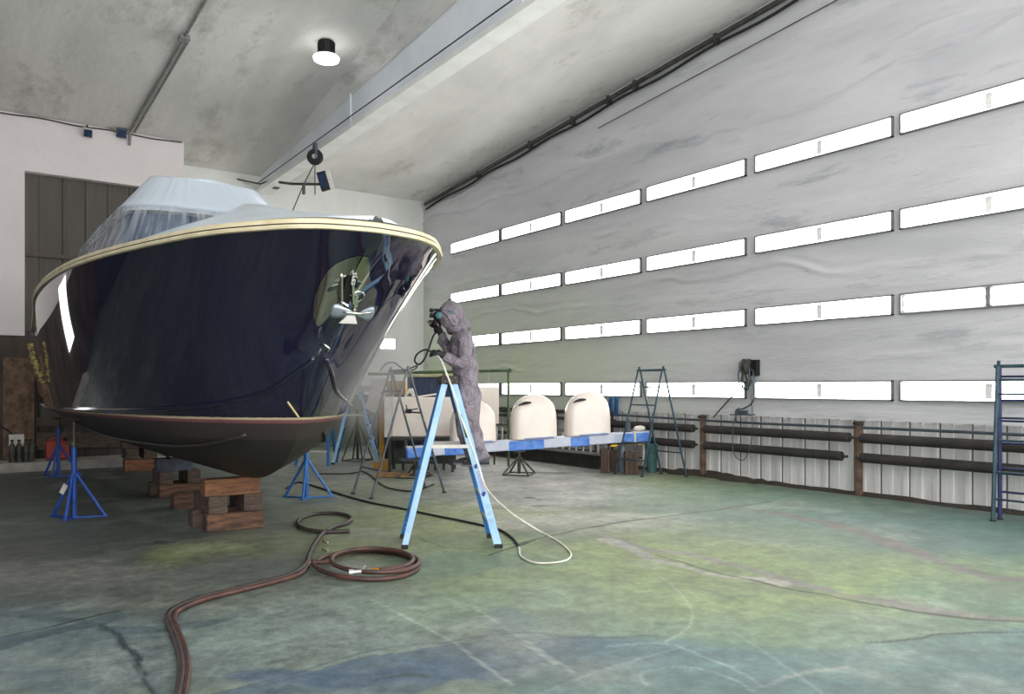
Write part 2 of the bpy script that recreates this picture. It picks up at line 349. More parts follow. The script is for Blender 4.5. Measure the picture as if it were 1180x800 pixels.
# corrugated wainscot under it
M_CORR = mat('worn_white_sheet', (232,231,230), .45, .0, rgb2=(206,205,205), scale=1.6, lo=.35, hi=.6, stretch=(1,3,.35), bump=.1)
def make_corr():
    mb = MB(); prof = []; v = -1.0
    while v < VB:
        for dv, du in ((0,0),(.02,.0),(.03,-.03),(.09,-.03),(.10,0),(.25,0),(.255,-.012),(.30,-.012),(.305,0)):
            prof.append((v+dv, UW+.06+du))
        v += .44
    rows = [[Vector((u,v_,z)) for v_,u in prof] for z in (0,.4,.8,1.22)]
    mb.grid(rows); return struct(mb.build('wall_right_base', M_CORR))
make_corr()
M_SEAM = mat('dark_sheet_seam', (78,76,78), .6)
mb = MB()
for k in range(50):
    v = -1.0+.44*k
    if v < VB: mb.box((UW+.058, v-.004, .6), (.012,.014,1.15))
struct(mb.build('trim_1', M_SEAM))
# back wall, bulkhead with the dark sliding door, ceiling, far left wall
mb = MB(); n=40; mb.grid([[Vector((4.0+7.6*i/n, VB, z)) for i in range(n+1)] for z in np.linspace(1.45, ceil_z(VB)+.05, 20)]); struct(mb.build('wall_back', M_BACK))
mb = MB(); mb.box((7.75, VB, .725), (7.6,.06,1.45)); struct(mb.build('wall_back_base', M_GREENW))
du0, du1, dz = 1.16, 4.0, 6.2
mb = MB(); ct = ceil_z(VP_)+.03
mb.box(((-6+du0)/2, VP_+.1, (ct+2.75)/2), (du0+6,.2,ct-2.75)); mb.box(((du0+4.3)/2, VP_+.1, (ct+dz)/2), (4.3-du0,.2,ct-dz)); mb.box((4.15, VP_+.1, dz/2), (.3,.2,dz))
mb.box((4.2, (VP_+VB)/2+.1, ct/2), (.2, VB-VP_, ct))
struct(mb.build('wall_left', M_PINK))
M_DARKPL = mat('dark_stained_boards', (84,72,64), .75, rgb2=(52,46,42), scale=2.5, stretch=(1,1,.4))
mb = MB(); mb.box(((-6+du0)/2, VP_+.14, 1.38), (du0+6,.18,2.76)); struct(mb.build('wall_left_base', M_DARKPL))
M_DOOR = mat('brown_sheet_door', (84,80,74), .55, .2, rgb2=(66,62,57), scale=1.2, stretch=(3,1,.3))
mb = MB(); pr = []; u = du0-.1
while u < du1+.1:
    pr += [(u,0),(u+.03,.02),(u+.36,.02),(u+.39,0)]; u += .44
mb.grid([[Vector((a, VP_+.28+b, z)) for a,b in pr] for z in (0,2,4,6.4)]); d1 = struct(mb.build('door_1', M_DOOR))
mb = MB(); mb.box((2.58, VP_+.235, 4.5), (2.9,.05,.09)); mb.box((2.58, VP_+.235, 2.9), (2.9,.05,.08)); mb.build('rail', mat('door_rail', (74,66,60), .6), d1)
nu=24; rows=[[Vector((-6+17.65*i/nu, v, ceil_z(v))) for i in range(nu+1)] for v in np.linspace(-1.0,VB+.05,30)]
mb = MB(); mb.grid(rows); struct(mb.build('ceiling', M_CEIL))
mb = MB(); mb.box((-6, 10.2, 4.3), (.2,19,8.6)); struct(mb.build('wall_far_left', M_DARKWALL))
mb = MB(); mb.box((-2.45, VP_-.02, 2.1), (.85,.06,1.9)); struct(mb.build('window_1', emit('daylight_window',(.93,.97,1),1.3)))
# roof beam: deep web, lower flange, coved upper edge; runs level while the roof climbs
M_BEAMW = mat('pale_blue_beam', (238,244,250), .5, rgb2=(222,230,238), scale=.8)
M_BEAMF = mat('beam_flange', (244,246,244), .45, rgb2=(230,231,226), scale=2)
BU = 6.58
mb = MB(); bz = lambda v: 6.86+.014*(20.4-v)
vs_ = np.linspace(-1,20.6,20)
rows = [[Vector((BU-.05, v, bz(v))) for v in vs_], [Vector((BU-.05, v, max(ceil_z(v)+.03, bz(v)+.02))) for v in vs_]]
mb.grid(rows); rows2 = [[p+Vector((.1,0,0)) for p in r] for r in rows]; mb.grid(rows2)
beam = struct(mb.build('beam', M_BEAMW))
mb = MB(); mb.bar((BU,-1,bz(-1)-.04),(BU,20.6,bz(20.6)-.04), .34, .1, (1,0,0)); mb.build('lower_flange', M_BEAMF, beam)
mb = MB()
for v in (3.0, 8.9, 14.8):
    mb.box((BU-.07, v, (bz(v)+ceil_z(v))/2), (.03,.02,ceil_z(v)-bz(v)))
mb.build('stiffener', M_BEAMW, beam)
mb = MB(); rows=[]                                             # soft cove where the ceiling coat runs down onto the web
for k in range(7):
    t=k/6; a=t*math.pi/2
    rows.append([Vector((BU-.06-.75*(1-math.sin(a))*max(.15,min(1,(20.6-v)/9)), v, ceil_z(v)+.01-.28*(1-math.cos(a))*max(.05,min(1,(20.6-v)/9)))) for v in vs_])
mb.grid(rows); struct(mb.build('trim_2', M_CEIL, None, smooth=True))
mb = MB(); mb.tube([Vector((BU-.2,v,bz(v)+.12)) for v in (-1,6,13,20.3)], .012, 6); tag(mb.build('cable', mat('thin_dark_cable',(60,62,66),.6)), 'thin dark cable stretched along the pale blue roof beam', 'cable')
# ================================================================ LAMPS
M_TUBE = emit('lamp_glow', (1,.985,.96), 3.4)
M_TUBE2 = emit('tube_glow', (1,.985,.96), 4.0)
M_FRAME = mat('lamp_frame', (122,124,126), .5, .2)
M_TRAY = mat('lamp_tray', (226,226,226), .5)
M_CLIP = mat('lamp_centre', (246,240,240), .5)
def lamp_unit(vc, zc, L, H, label, grp, open_=False):
    t = thing('strip_lamp', (UW-.06, vc, zc-H/2), label, 'lamp', grp)
    x = UW-.06; f = MB(); w=.02
    f.box((x-.015,vc,zc+H/2-w/2),(.07,L,w)); f.box((x-.015,vc,zc-H/2+w/2),(.07,L,w)); f.box((x-.015,vc-L/2+w/2,zc),(.07,w,H)); f.box((x-.015,vc+L/2-w/2,zc),(.07,w,H))
    f.build('frame', M_FRAME, t)
    if open_:
        MB().box((x+.012,vc,zc),(.01,L-.04,H-.04)).build('tray', mat('grey_tray',(150,150,152),.6), t)
        for k in (-1,1):
            for h in (-1,1): MB().cyl((x-.02,vc+h*(L/4-.01)-L/4+.06,zc+k*H*.22),(x-.02,vc+h*(L/4-.01)+L/4-.06,zc+k*H*.22),.04,10).build('tube', M_TUBE2, t)
        MB().box((x-.015,vc,zc),(.05,.06,H-.06)).build('lamp_holder', M_FRAME, t)
    else:
        MB().box((x+.004,vc,zc),(.012,L-.05,H-.05)).build('diffuser', M_TUBE, t)
        MB().box((x-.006,vc,zc),(.01,.085,H*.70)).build('lamp_holder', M_CLIP, t)
        MB().box((x-.006,vc+L/2-.09,zc),(.01,.02,H*.55)).build('end_cap', M_CLIP, t)
    return t
COLS = [(19.03,16.6),(16.49,14.09),(13.93,11.5),(11.33,8.89),(8.69,6.22),(6.11,3.68),(3.53,1.1)]
ROWS = [('top',5.585),('second',4.175),('third',2.915),('bottom',1.63)]
ORD = ['first','second','third','fourth','fifth','sixth','seventh']
for rn, zc in ROWS:
    for i,(a,b) in enumerate(COLS):
        if i == 6: continue
        if rn == 'bottom' and i == 0: pass
        nm = f'white lit strip lamp on white wall, {ORD[i]} from the far corner in the {rn} row'
        if rn == 'third' and i == 5: nm = 'uncovered strip lamp with bare fluorescent tubes showing on white wall'
        lamp_unit((a+b)/2, zc, a-b, .31, nm, 'strip lamps on the white wall', rn=='third' and i==5)
a = on_v(446.5,396.5,VB-.05)
t = thing('strip_lamp', (a.x, VB-.05, a.z-.16), 'small square lit lamp on the back wall beside the bow', 'lamp')
f = MB(); 
for s in (-1,1): f.box((a.x,VB-.05,a.z+s*.16),(.56,.06,.03)); f.box((a.x+s*.265,VB-.05,a.z),(.03,.06,.33))
f.build('frame', M_FRAME, t); MB().box((a.x,VB-.045,a.z),(.5,.02,.29)).build('diffuser', M_TUBE, t)
# hanging high-bay lamp
p = at(376,48,14.05); cz = ceil_z(p.y); pz = cz-.005
t = thing('bay_lamp', (p.x,p.y,pz-.34), 'round bay lamp with black housing hanging under the ceiling', 'lamp')
M_BLK = mat('black_metal', (26,27,29), .5, .2)
MB().lathe([(.135,0),(.135,-.2),(.16,-.21),(.16,-.235),(.1,-.25)], (p.x,p.y,pz), n=28).build('housing', M_BLK, t)
mb=MB()
for k in range(14):
    aa=2*math.pi*k/14; mb.box((p.x+.145*math.cos(aa),p.y+.145*math.sin(aa),pz-.1),(.02,.012,.18),(Vector((math.cos(aa),math.sin(aa),0)),Vector((-math.sin(aa),math.cos(aa),0)),UP))
mb.build('cooling_fin', M_BLK, t)
MB().lathe([(.12,-.245),(.22,-.27),(.235,-.29),(.22,-.335),(.12,-.34)], (p.x,p.y,pz), n=28).build('lens', emit('bay_glow',(1,.985,.96),1.6), t, smooth=True)
# ================================================================ BOAT
BC = 2.78                                  # centreline (runs straight back from the bow)
def stepmat(name, stops, rough, coat, spec=.5):
    """paint bands by height above the floor (object space of the boat = world height)"""
    m, nt, b = new_mat(name); L = nt.links.new
    tc = N(nt,'ShaderNodeTexCoord'); sp = N(nt,'ShaderNodeSeparateXYZ'); L(tc.outputs['Object'], sp.inputs[0])
    nz = N(nt,'ShaderNodeTexNoise', Scale=9.0, Detail=4.0); L(tc.outputs['Object'], nz.inputs['Vector'])
    ma = N(nt,'ShaderNodeMath', operation='MULTIPLY_ADD'); L(nz.outputs['Fac'], ma.inputs[0]); ma.inputs[1].default_value=.012; L(sp.outputs['Z'], ma.inputs[2])
    dv = N(nt,'ShaderNodeMath', operation='DIVIDE'); L(ma.outputs[0], dv.inputs[0]); dv.inputs[1].default_value=3.0
    r = N(nt,'ShaderNodeValToRGB'); r.color_ramp.interpolation='CONSTANT'
    while len(r.color_ramp.elements) < len(stops): r.color_ramp.elements.new(.5)
    for e,(z,c) in zip(r.color_ramp.elements, stops): e.position=z/3.0; e.color=(*lin(c),1)
    L(dv.outputs[0], r.inputs[0]); L(r.outputs[0], b.inputs['Base Color'])
    rr = N(nt,'ShaderNodeMath', operation='GREATER_THAN'); L(dv.outputs[0], rr.inputs[0]); rr.inputs[1].default_value=1.39/3
    mr = N(nt,'ShaderNodeMapRange'); mr.inputs['To Min'].default_value=.55; mr.inputs['To Max'].default_value=rough; L(rr.outputs[0], mr.inputs['Value']); L(mr.outputs[0], b.inputs['Roughness'])
    cm = N(nt,'ShaderNodeMath', operation='MULTIPLY'); L(rr.outputs[0], cm.inputs[0]); cm.inputs[1].default_value=coat; L(cm.outputs[0], b.inputs['Coat Weight'])
    b.inputs['Coat Roughness'].default_value=.015; b.inputs['Coat IOR'].default_value=1.5; b.inputs['IOR'].default_value=1.5; b.inputs['Specular IOR Level'].default_value=spec
    return m
NAVY=(25,27,48)
M_NAVY = stepmat('wet_navy_gloss', [(0,(46,43,42)),(1.16,(62,55,54)),(1.335,(126,80,84)),(1.362,(196,182,150)),(1.385,NAVY)], .04, 1.0)
SH=[(5.78,0,2.97),(5.82,.24,2.97),(5.92,.49,2.97),(6.2,.78,2.97),(6.93,1.20,2.97),(8.5,1.67,2.96),(10,1.89,2.94),(12,1.93,2.91),(14,1.80,2.84),(17.5,1.6,2.76)]
MI=[(6.72,0,2.36),(6.75,.14,2.36),(6.84,.32,2.36),(7.03,.60,2.35),(7.55,1.00,2.33),(8.8,1.46,2.28),(10.2,1.74,2.22),(12,1.83,2.15),(14,1.75,2.1),(17.5,1.57,2.05)]
CH=[(6.98,0,2.04),(7.05,.07,1.93),(7.2,.18,1.82),(7.5,.36,1.64),(8,.69,1.52),(9,1.16,1.45),(10.4,1.48,1.42),(12,1.66,1.40),(14,1.62,1.38),(17.5,1.45,1.34)]
KE=[(6.98,0,2.04),(7.28,0,1.64),(7.54,0,1.31),(7.82,0,1.02),(8.2,0,.81),(9.0,0,.645),(10.5,0,.61),(12,0,.61),(14,0,.63),(17.5,0,.7)]
NS=8
sh,mi,ch,ke=[cr(c,NS) for c in (SH,MI,CH,KE)]
def hp(p, s): return Vector((BC+s*max(p.y,0), p.x, p.z))     # (v, half breadth, z) -> place
def lag(a,b,c,t,tm=.52):
    return a*((t-tm)*(t-1)/tm)+b*(t*(t-1)/(tm*(tm-1)))+c*(t*(t-tm)/(1-tm))
boat = thing('motor_yacht', (BC,9.4,0), 'large navy blue motor yacht hull propped bow first on timber blocks', 'boat')
boat.location = (BC, 9.4, 0)
mb = MB()
for s in (-1,1):
    rows=[]
    for k in range(21):
        t=k/20; rows.append([hp(lag(a,b,c,t),s) for a,b,c in zip(sh,mi,ch)])
    mb.grid(rows)
hull = mb.build('hull', M_NAVY, boat, smooth=True)
mb = MB()
for s in (-1,1):
    rows=[]
    for k in range(11):
        t=k/10
        rows.append([hp(a.lerp(b,t)+Vector((0,.10*math.sin(t*math.pi)*min(1,a.y),-.10*math.sin(t*math.pi)*min(1,a.y)*.6)),s) for a,b in zip(ch,ke)])
    mb.grid(rows)
mb.build('hull_bottom', M_NAVY, boat, smooth=True)
from mathutils.bvhtree import BVHTree
_hb=[o for o in boat.children if o.name.startswith('hull_bottom')][0]
_bvh=BVHTree.FromPolygons([v.co+boat.location for v in _hb.data.vertices],[tuple(p.vertices) for p in _hb.data.polygons])
def under_hull(u,v):
    h=_bvh.ray_cast(Vector((u,v,-1)),UP); return h[0].z if h[0] else 1.3
# spray rails along the chine and a lower strake
mb = MB()
for s in (-1,1):
    pts=[p for p in ch if p.x>7.02]
    mb.tube([hp(p+Vector((0,.012,0)),s) for p in pts], .022, 6)
mb.build('spray_rail', M_NAVY, boat, smooth=True)
mb = MB()
for s in (-1,1):
    for t in (.42,):
        pts=[]
        for a,b in zip(ch[30:],ke[30:]):
            pts.append(hp(a.lerp(b,t)+Vector((0,.10*math.sin(t*math.pi)*min(1,a.y),-.10*math.sin(t*math.pi)*min(1,a.y)*.6)),s)+Vector((s*.01,0,-.01)))
        mb.tube(pts,.022,6)
mb.build('bottom_strake', M_NAVY, boat, smooth=True)
tr=MB()
sec=[lag(sh[-1],mi[-1],ch[-1],k/20) for k in range(21)]+[ke[-1]]
out=[hp(p,1)+Vector((0,.002,0)) for p in sec]+[hp(p,-1)+Vector((0,.002,0)) for p in reversed(sec[:-1])]
tr.prism(out,(0,.03,0)); tr.build('transom', M_NAVY, boat)
# deck plate under the sheet
mb=MB(); mb.grid([[hp(p,-1)+Vector((0,0,-.02)) for p in sh],[hp(Vector((p.x,0,p.z)),1)+Vector((0,0,.05)) for p in sh],[hp(p,1)+Vector((0,0,-.02)) for p in sh]])
M_DECK=mat('pale_deck',(200,200,196),.6); mb.build('deck', M_DECK, boat, smooth=True)
# rub rail: masked band in cream tape with a dark groove
M_TAPE = mat('cream_masking_tape', (222,212,180), .6, rgb2=(204,192,158), scale=5)
M_GROOVE = mat('dark_groove', (44,40,40), .5)
def sheer_path(s, du, dz): 
    out=[]
    for i,p in enumerate(sh):
        a=sh[max(i-1,0)]; b=sh[min(i+1,len(sh)-1)]; tx=b.x-a.x; ty=b.y-a.y; l=math.hypot(tx,ty)+1e-9
        n=Vector((-ty/l, tx/l, 0)) if i>0 else Vector((-1,0,0))
        q=p+n*du; out.append(Vector((BC+s*max(q.y,0) if i else BC, q.x, p.z+dz)))
    return out
def sheer_loop(du,dz):
    l=sheer_path(-1,du,dz); r=sheer_path(1,du,dz); return list(reversed(l))+r[1:]
def band(prof, name, m):
    mb=MB(); mb.grid([sheer_loop(du,dz) for du,dz in prof]); return mb.build(name,m,boat,smooth=True,angle=40)
band([(-.02,-.03),(.025,-.03),(.03,-.01),(.025,.0),(-.02,.0)],'rub_rail',M_TAPE)
band([(-.02,.0),(.014,.0),(.014,.012),(-.02,.012)],'rail_groove',M_GROOVE)
band([(-.02,.012),(.02,.012),(.016,.045),(-.03,.062),(-.12,.075)],'toe_rail_tape',M_TAPE)
# ---- cabin under the sheeting
def plan(hw, vf, cv, rear, z, n=28, zr=None):
    """open loop: rear left -> round the front -> rear right"""
    pts=[]
    for k in range(9): t=k/8; pts.append(Vector((BC-hw*(1.0+.02*math.sin(t*3)), rear+(vf+cv-rear)*t, z)))
    for k in range(1,n):
        a=math.pi*k/n; ca=-math.cos(a)
        sgn=1 if ca>0 else -1
        pts.append(Vector((BC+hw*sgn*abs(ca)**.75, vf+cv-cv*math.sin(a)**.75, z)))
    for k in range(9): t=k/8; pts.append(Vector((BC+hw, vf+cv+(rear-vf-cv)*t, z)))
    return pts
M_GLASSD = mat('dark_windscreen', (40,58,92), .25, var=.2)
M_CAB = mat('white_cabin', (214,216,218), .4)
mb=MB(); mb.grid([plan(1.22,9.95,.9,14.5,3.0),plan(1.18,10.05,.8,14.5,3.45),plan(1.06,10.45,.55,14.5,3.86)]); mb.build('windscreen', M_GLASSD, boat, smooth=True)
mb=MB(); mb.grid([plan(1.10,10.35,.55,14.5,3.88),plan(1.06,10.5,.5,14.5,3.96),plan(.62,11.15,.2,14.5,4.38),[Vector((BC+(p.x-BC)*.05,p.y,4.40)) for p in plan(.62,11.15,.2,14.5,4.38)]]); mb.build('cabin_roof', M_CAB, boat, smooth=True, angle=35)
# ---- thin plastic sheeting: one sheet over the cabin, one over the foredeck
def film_mat(name, alpha, rgb, streak, roof=None):
    m, nt, b = new_mat(name); L = nt.links.new
    tc=N(nt,'ShaderNodeTexCoord'); mp=N(nt,'ShaderNodeMapping'); mp.inputs['Scale'].default_value=streak
    if roof is None: L(tc.outputs['Object'],mp.inputs['Vector'])
    else:                                      # gathers fan out round the cabin
        s0=N(nt,'ShaderNodeSeparateXYZ'); L(tc.outputs['Object'],s0.inputs[0]); an_=N(nt,'ShaderNodeMath',operation='ARCTAN2'); L(s0.outputs['X'],an_.inputs[0]); L(s0.outputs['Y'],an_.inputs[1])
        ab=N(nt,'ShaderNodeMath',operation='ABSOLUTE'); L(an_.outputs[0],ab.inputs[0]); cx=N(nt,'ShaderNodeCombineXYZ'); L(ab.outputs[0],cx.inputs['X']); L(s0.outputs['Z'],cx.inputs['Z']); L(s0.outputs['X'],cx.inputs['Y']); L(cx.outputs[0],mp.inputs['Vector'])
    n=N(nt,'ShaderNodeTexNoise',Scale=1.9,Detail=4.0,Roughness=.6); L(mp.outputs[0],n.inputs['Vector'])
    bp=N(nt,'ShaderNodeBump',Strength=.3,Distance=.05); L(n.outputs['Fac'],bp.inputs['Height']); L(bp.outputs[0],b.inputs['Normal'])
    b.inputs['Base Color'].default_value=(*lin(rgb),1); b.inputs['Roughness'].default_value=.28; b.inputs['Specular IOR Level'].default_value=.6
    tl=N(nt,'ShaderNodeBsdfTranslucent'); tl.inputs['Color'].default_value=(*lin(rgb),1)
    m1=N(nt,'ShaderNodeMixShader'); m1.inputs[0].default_value=.25 if roof is not None else .04; L(b.outputs[0],m1.inputs[1]); L(tl.outputs[0],m1.inputs[2])
    tp=N(nt,'ShaderNodeBsdfTransparent'); m2=N(nt,'ShaderNodeMixShader')
    b.inputs['Coat Weight'].default_value=.3
    r=N(nt,'ShaderNodeMapRange'); r.inputs['From Min'].default_value=.35; r.inputs['From Max'].default_value=.7; r.inputs['To Min'].default_value=alpha[0]; r.inputs['To Max'].default_value=alpha[1]; L(n.outputs['Fac'],r.inputs['Value'])
    fac=r.outputs[0]
    if roof is not None:                       # doubled, thicker sheeting on the roof
        sp=N(nt,'ShaderNodeSeparateXYZ'); L(tc.outputs['Object'],sp.inputs[0]); q=N(nt,'ShaderNodeMapRange'); q.inputs['From Min'].default_value=roof+.06; q.inputs['From Max'].default_value=roof+.14; q.inputs['To Max'].default_value=.93; L(sp.outputs['Z'],q.inputs['Value'])
        q2=N(nt,'ShaderNodeMapRange'); q2.inputs['From Min'].default_value=.30; q2.inputs['From Max'].default_value=.12; q2.inputs['To Max'].default_value=.9; L(sp.outputs['Z'],q2.inputs['Value'])
        mm=N(nt,'ShaderNodeMath',operation='MAXIMUM'); L(q.outputs[0],mm.inputs[0]); L(q2.outputs[0],mm.inputs[1]); m3=N(nt,'ShaderNodeMath',operation='MAXIMUM'); L(mm.outputs[0],m3.inputs[0]); L(fac,m3.inputs[1]); fac=m3.outputs[0]
    L(fac,m2.inputs[0]); L(tp.outputs[0],m2.inputs[1]); L(m1.outputs[0],m2.inputs[2])
    L(m2.outputs[0], nt.nodes['Material Output'].inputs['Surface']); return m
M_FILM = film_mat('plastic_film', (.04,.6), (226,238,250), (8,.25,.3), roof=.72)
M_FILM2 = film_mat('plastic_film_deck', (.97,1.0), (232,244,255), (.8,3,1))
def wr(loop, amp, f, ph=0):                # gathers running down the sheet
    out=[]; s=0
    for i,p in enumerate(loop):
        if i: s+=(p-loop[i-1]).length
        k=amp*(math.sin(s*f+ph)+.6*math.sin(s*f*2.3+1.3*ph)+.4*math.sin(s*f*5.1+2))
        d=Vector((p.x-BC, (p.y-12.5)*.6, 0)); d=d.normalized() if d.length>1e-6 else Vector((0,-1,0))
        out.append(p+d*k)
    return out
def dense(l,n=5): 
    out=[]
    for a,b in zip(l[:-1],l[1:]):
        for k in range(n): out.append(a.lerp(b,k/n))
    return out+[l[-1]]
L0=[Vector((BC+(p.x-BC)*.02,p.y,4.50)) for p in plan(.70,11.0,.22,14.6,4.49)]
loops=[L0, plan(.70,11.0,.22,14.6,4.47), plan(.72,10.97,.22,14.6,4.44), plan(1.02,10.50,.5,14.6,4.05), plan(1.13,10.3,.58,14.6,3.93), plan(1.14,10.28,.58,14.6,3.89), plan(1.2,10.1,.72,14.6,3.62), plan(1.34,9.8,.95,14.6,3.3), plan(1.62,9.2,1.3,14.6,3.1)]
loops[-1]=[Vector((p.x,p.y,3.10)) for p in loops[-1]]
amps=[0,0,.004,.010,.006,.006,.014,.018,.012]
loops=[wr(dense(l),a,9) for l,a in zip(loops,amps)]
mb=MB(); mb.grid(loops)
sheet=tag(mb.build('plastic_sheet', M_FILM, None, smooth=True), 'clear crinkled plastic sheet draped over the cabin of the yacht', 'plastic sheet')
ridge=cr([(0,5.80,3.08),(0,6.2,3.15),(0,6.9,3.30),(0,7.7,3.47),(0,8.6,3.70),(0,9.36,3.86)],8)
rows=[]
for i,p in enumerate(ridge):
    v=p.y
    # half breadth of the deck here
    hb=0
    for a,b in zip(sh[:-1],sh[1:]):
        if a.x<=v<=b.x: hb=a.y+(b.y-a.y)*(v-a.x)/(b.x-a.x+1e-9); zz=a.z
    hb=max(hb-.07,.02); row=[]
    for k in range(-20,21):
        t=k/20; a=abs(t); z=p.z+(3.04-p.z)*(a**.92); z+=.012*math.sin(v*6+t*9)*a*(1-a)*4
        row.append(Vector((BC+hb*t,v,z)))
    rows.append(row)
last=rows[-1]; rows.append([q+Vector((0,.05,-.02)) for q in last]); rows.append([Vector((q.x,q.y+.30,3.09+(q.z-3.09)*.35)) for q in last])
mb=MB(); mb.grid(rows); tag(mb.build('plastic_sheet', M_FILM2, None, smooth=True), 'pale blue plastic sheet pulled taut over the foredeck behind the bow', 'plastic sheet')
# loose ends of masking paper at the rail
M_PAPER=mat('ochre_masking_paper',(186,140,62),.7,rgb2=(130,94,44),scale=8)
def scrap(pts,name,label,m,thick=.006):
    mb=MB(); mb.grid(pts); o=mb.build(name,m,None,smooth=True,solid=thick); return tag(o,label,'paper')
q=[at(466,266,6.75),at(476,268,6.95),at(486,273,7.15),at(492,279,7.35)]
scrap([[p for p in q],[p+Vector((.02,-.05,-.05)) for p in q]],'masking_paper','torn ochre masking paper lifting off the rail near the bow tip',M_PAPER)
q=[at(36,395,10.9),at(39,410,10.9),at(43,425,10.95),at(50,442,11.0)]
q=cr(q,4); random.seed(3)
scrap([[p+Vector((-.045-.03*random.random(),.02*random.random(),.02)) for i,p in enumerate(q)],[p+Vector((-.01+.02*random.random(),-.03,0)) for i,p in enumerate(q)],[p+Vector((.02+.04*random.random(),-.02*random.random(),0)) for i,p in enumerate(q)]],'masking_paper','ragged yellow masking scraps hanging off the far side of the hull',mat('ragged_paper',(170,150,92),.8,rgb2=(58,52,44),scale=22,lo=.42,hi=.58))
# ---- anchor and its polished plate on the stem
M_STEEL=mat('polished_steel',(206,208,200),.06,1.0,var=.03)
M_GALV=mat('galvanised_steel',(176,188,196),.32,.7,rgb2=(150,162,170),scale=9)
def hull_pt(zq, bq, s, off=.01):
    """point of the topside at height zq and half breadth bq, lifted off by off"""
    prof=[]
    for a,b,c in zip(sh[:52],mi[:52],ch[:52]):
        prev=lag(a,b,c,0)
        for k in range(1,61):
            p=lag(a,b,c,k/60)
            if (prev.z-zq)*(p.z-zq)<=0 and prev.z!=p.z:
                f=(zq-prev.z)/(p.z-prev.z); q=prev.lerp(p,f); prof.append((q.y,q.x)); break
            prev=p
    bs=[q[0] for q in prof]; vs=[q[1] for q in prof]
    return Vector((BC+s*(bq+off*.6), float(np.interp(bq,bs,vs))-off, zq))
def plate(s, outline, name):
    """outline rows: (z, b0, b1) -> strip lying on the hull"""
    mb=MB(); mb.grid([[hull_pt(z, b0+(b1-b0)*k/5, s) for k in range(6)] for z,b0,b1 in outline]); return mb.build(name, M_STEEL, boat, smooth=True)
plate(-1,[(2.79,.0,.03),(2.77,.0,.10),(2.73,.0,.17),(2.68,.0,.205),(2.6,.0,.215),(2.5,.0,.21),(2.4,.0,.18),(2.32,.02,.145),(2.27,.05,.11),(2.25,.07,.09)],'bow_plate')
plate(1,[(2.79,.0,.05),(2.73,.0,.12),(2.66,.0,.17),(2.58,.0,.18),(2.50,.0,.16),(2.42,.0,.10)],'bow_plate')
an=thing('anchor', (BC,6.3,2.3), 'galvanised anchor stowed against the polished plate on the bow', 'anchor')
sv=lambda z: 6.42+(2.62-z)*.62                # stem line
def A_(du,dv,z): return Vector((BC+du, sv(z)+dv, z))
mb=MB(); mb.box(A_(.0,-.05,2.60),(.085,.10,.36),(Vector((1,0,0)),Vector((0,.85,.52)),Vector((0,-.52,.85)))); mb.build('roller_housing', M_BLK, an, bevel=.006)
mb=MB(); mb.bar(A_(-.01,-.10,2.70),A_(.05,-.16,2.42),.022,.05,(1,0,0)); mb.build('shank', M_STEEL, an, bevel=.004)
mb=MB(); o3=Vector((0,.85,.52)); o4=Vector((0,-.52,.85)); e0=A_(-.012,-.150,2.66)      # white painted strokes on the black arm
for a,b in (((0,0),(.03,.012)),((.03,.012),(.028,-.02)),((.028,-.02),(.002,-.03)),((.002,-.03),(.006,-.062)),((.006,-.062),(.034,-.05)),((.034,-.05),(.036,-.09)),((.036,-.09),(.01,-.10)),((.01,-.10),(.006,-.062))):
    mb.bar(e0+Vector((a[0],0,0))+o4*a[1],e0+Vector((b[0],0,0))+o4*b[1],.008,.004,o3)
mb.build('painted_mark', mat('white_mark',(220,220,220),.5), an)
mb=MB(); mb.bar(A_(-.085,-.05,2.66),A_(-.03,-.06,2.44),.014,.10,(1,0,0)); mb.bar(A_(-.03,-.06,2.44),A_(.03,-.10,2.40),.014,.10,(0,0,1)); mb.build('cheek_plate', M_STEEL, an)
mb=MB(); c0=A_(.09,-.13,2.50); mb.tube(cr([A_(.02,-.12,2.49),A_(.07,-.14,2.525),A_(.14,-.12,2.515),A_(.165,-.08,2.48),A_(.13,-.06,2.45),A_(.09,-.06,2.42)],6),.010,8); mb.build('roll_bar', M_STEEL, an, smooth=True)
mb=MB(); mb.bar(A_(.055,-.16,2.50),A_(.075,-.16,2.34),.018,.045,(1,0,0)); mb.bar(A_(.085,-.13,2.50),A_(.10,-.13,2.36),.012,.03,(1,0,0)); mb.build('shackle_strap', M_STEEL, an)
def fluke(s):
    rows=[]
    for k in range(9):
        t=k/8; w=.014+.082*t**.75*(1-.55*max(0,(t-.72)/.28)**2)
        x=s*(.015+.19*t); 
        rows.append([A_(.10+x, -.18+.10*t+.05*j*j*0+ .02*abs(j)*t, 2.33+.035*t-(.0 if j<0 else 0)+j*w*.75) for j in (-1,-.5,0,.5,1)])
    mb=MB(); mb.grid(rows); return mb.build('fluke', M_GALV, an, smooth=True, solid=.012, angle=25)
fluke(-1); fluke(1)
mb=MB(); mb.tube([A_(-.04,-.20,2.345),A_(.10,-.225,2.335),A_(.25,-.16,2.36)],[.008,.016,.008],8); mb.build('fluke_ridge', M_STEEL, an, smooth=True)
mb=MB(); mb.prism([A_(-.05,-.20,2.25),A_(.11,-.22,2.25),A_(.08,-.20,2.32),A_(.01,-.20,2.32)],(0,.02,0)); mb.build('toe_plate', mat('white_plate',(214,212,208),.5), an)
# bow eye
mb=MB(); c=Vector((BC-.005,sv(2.04)+.16,2.05)); e=Vector((BC,6.93,2.05))
mb.tube(cr([e+Vector((-.03,0,.03)),e+Vector((-.02,-.07,.03)),e+Vector((.02,-.08,-.01)),e+Vector((.02,-.0,-.03))],6),.013,8); mb.build('bow_eye', M_STEEL, boat, smooth=True)
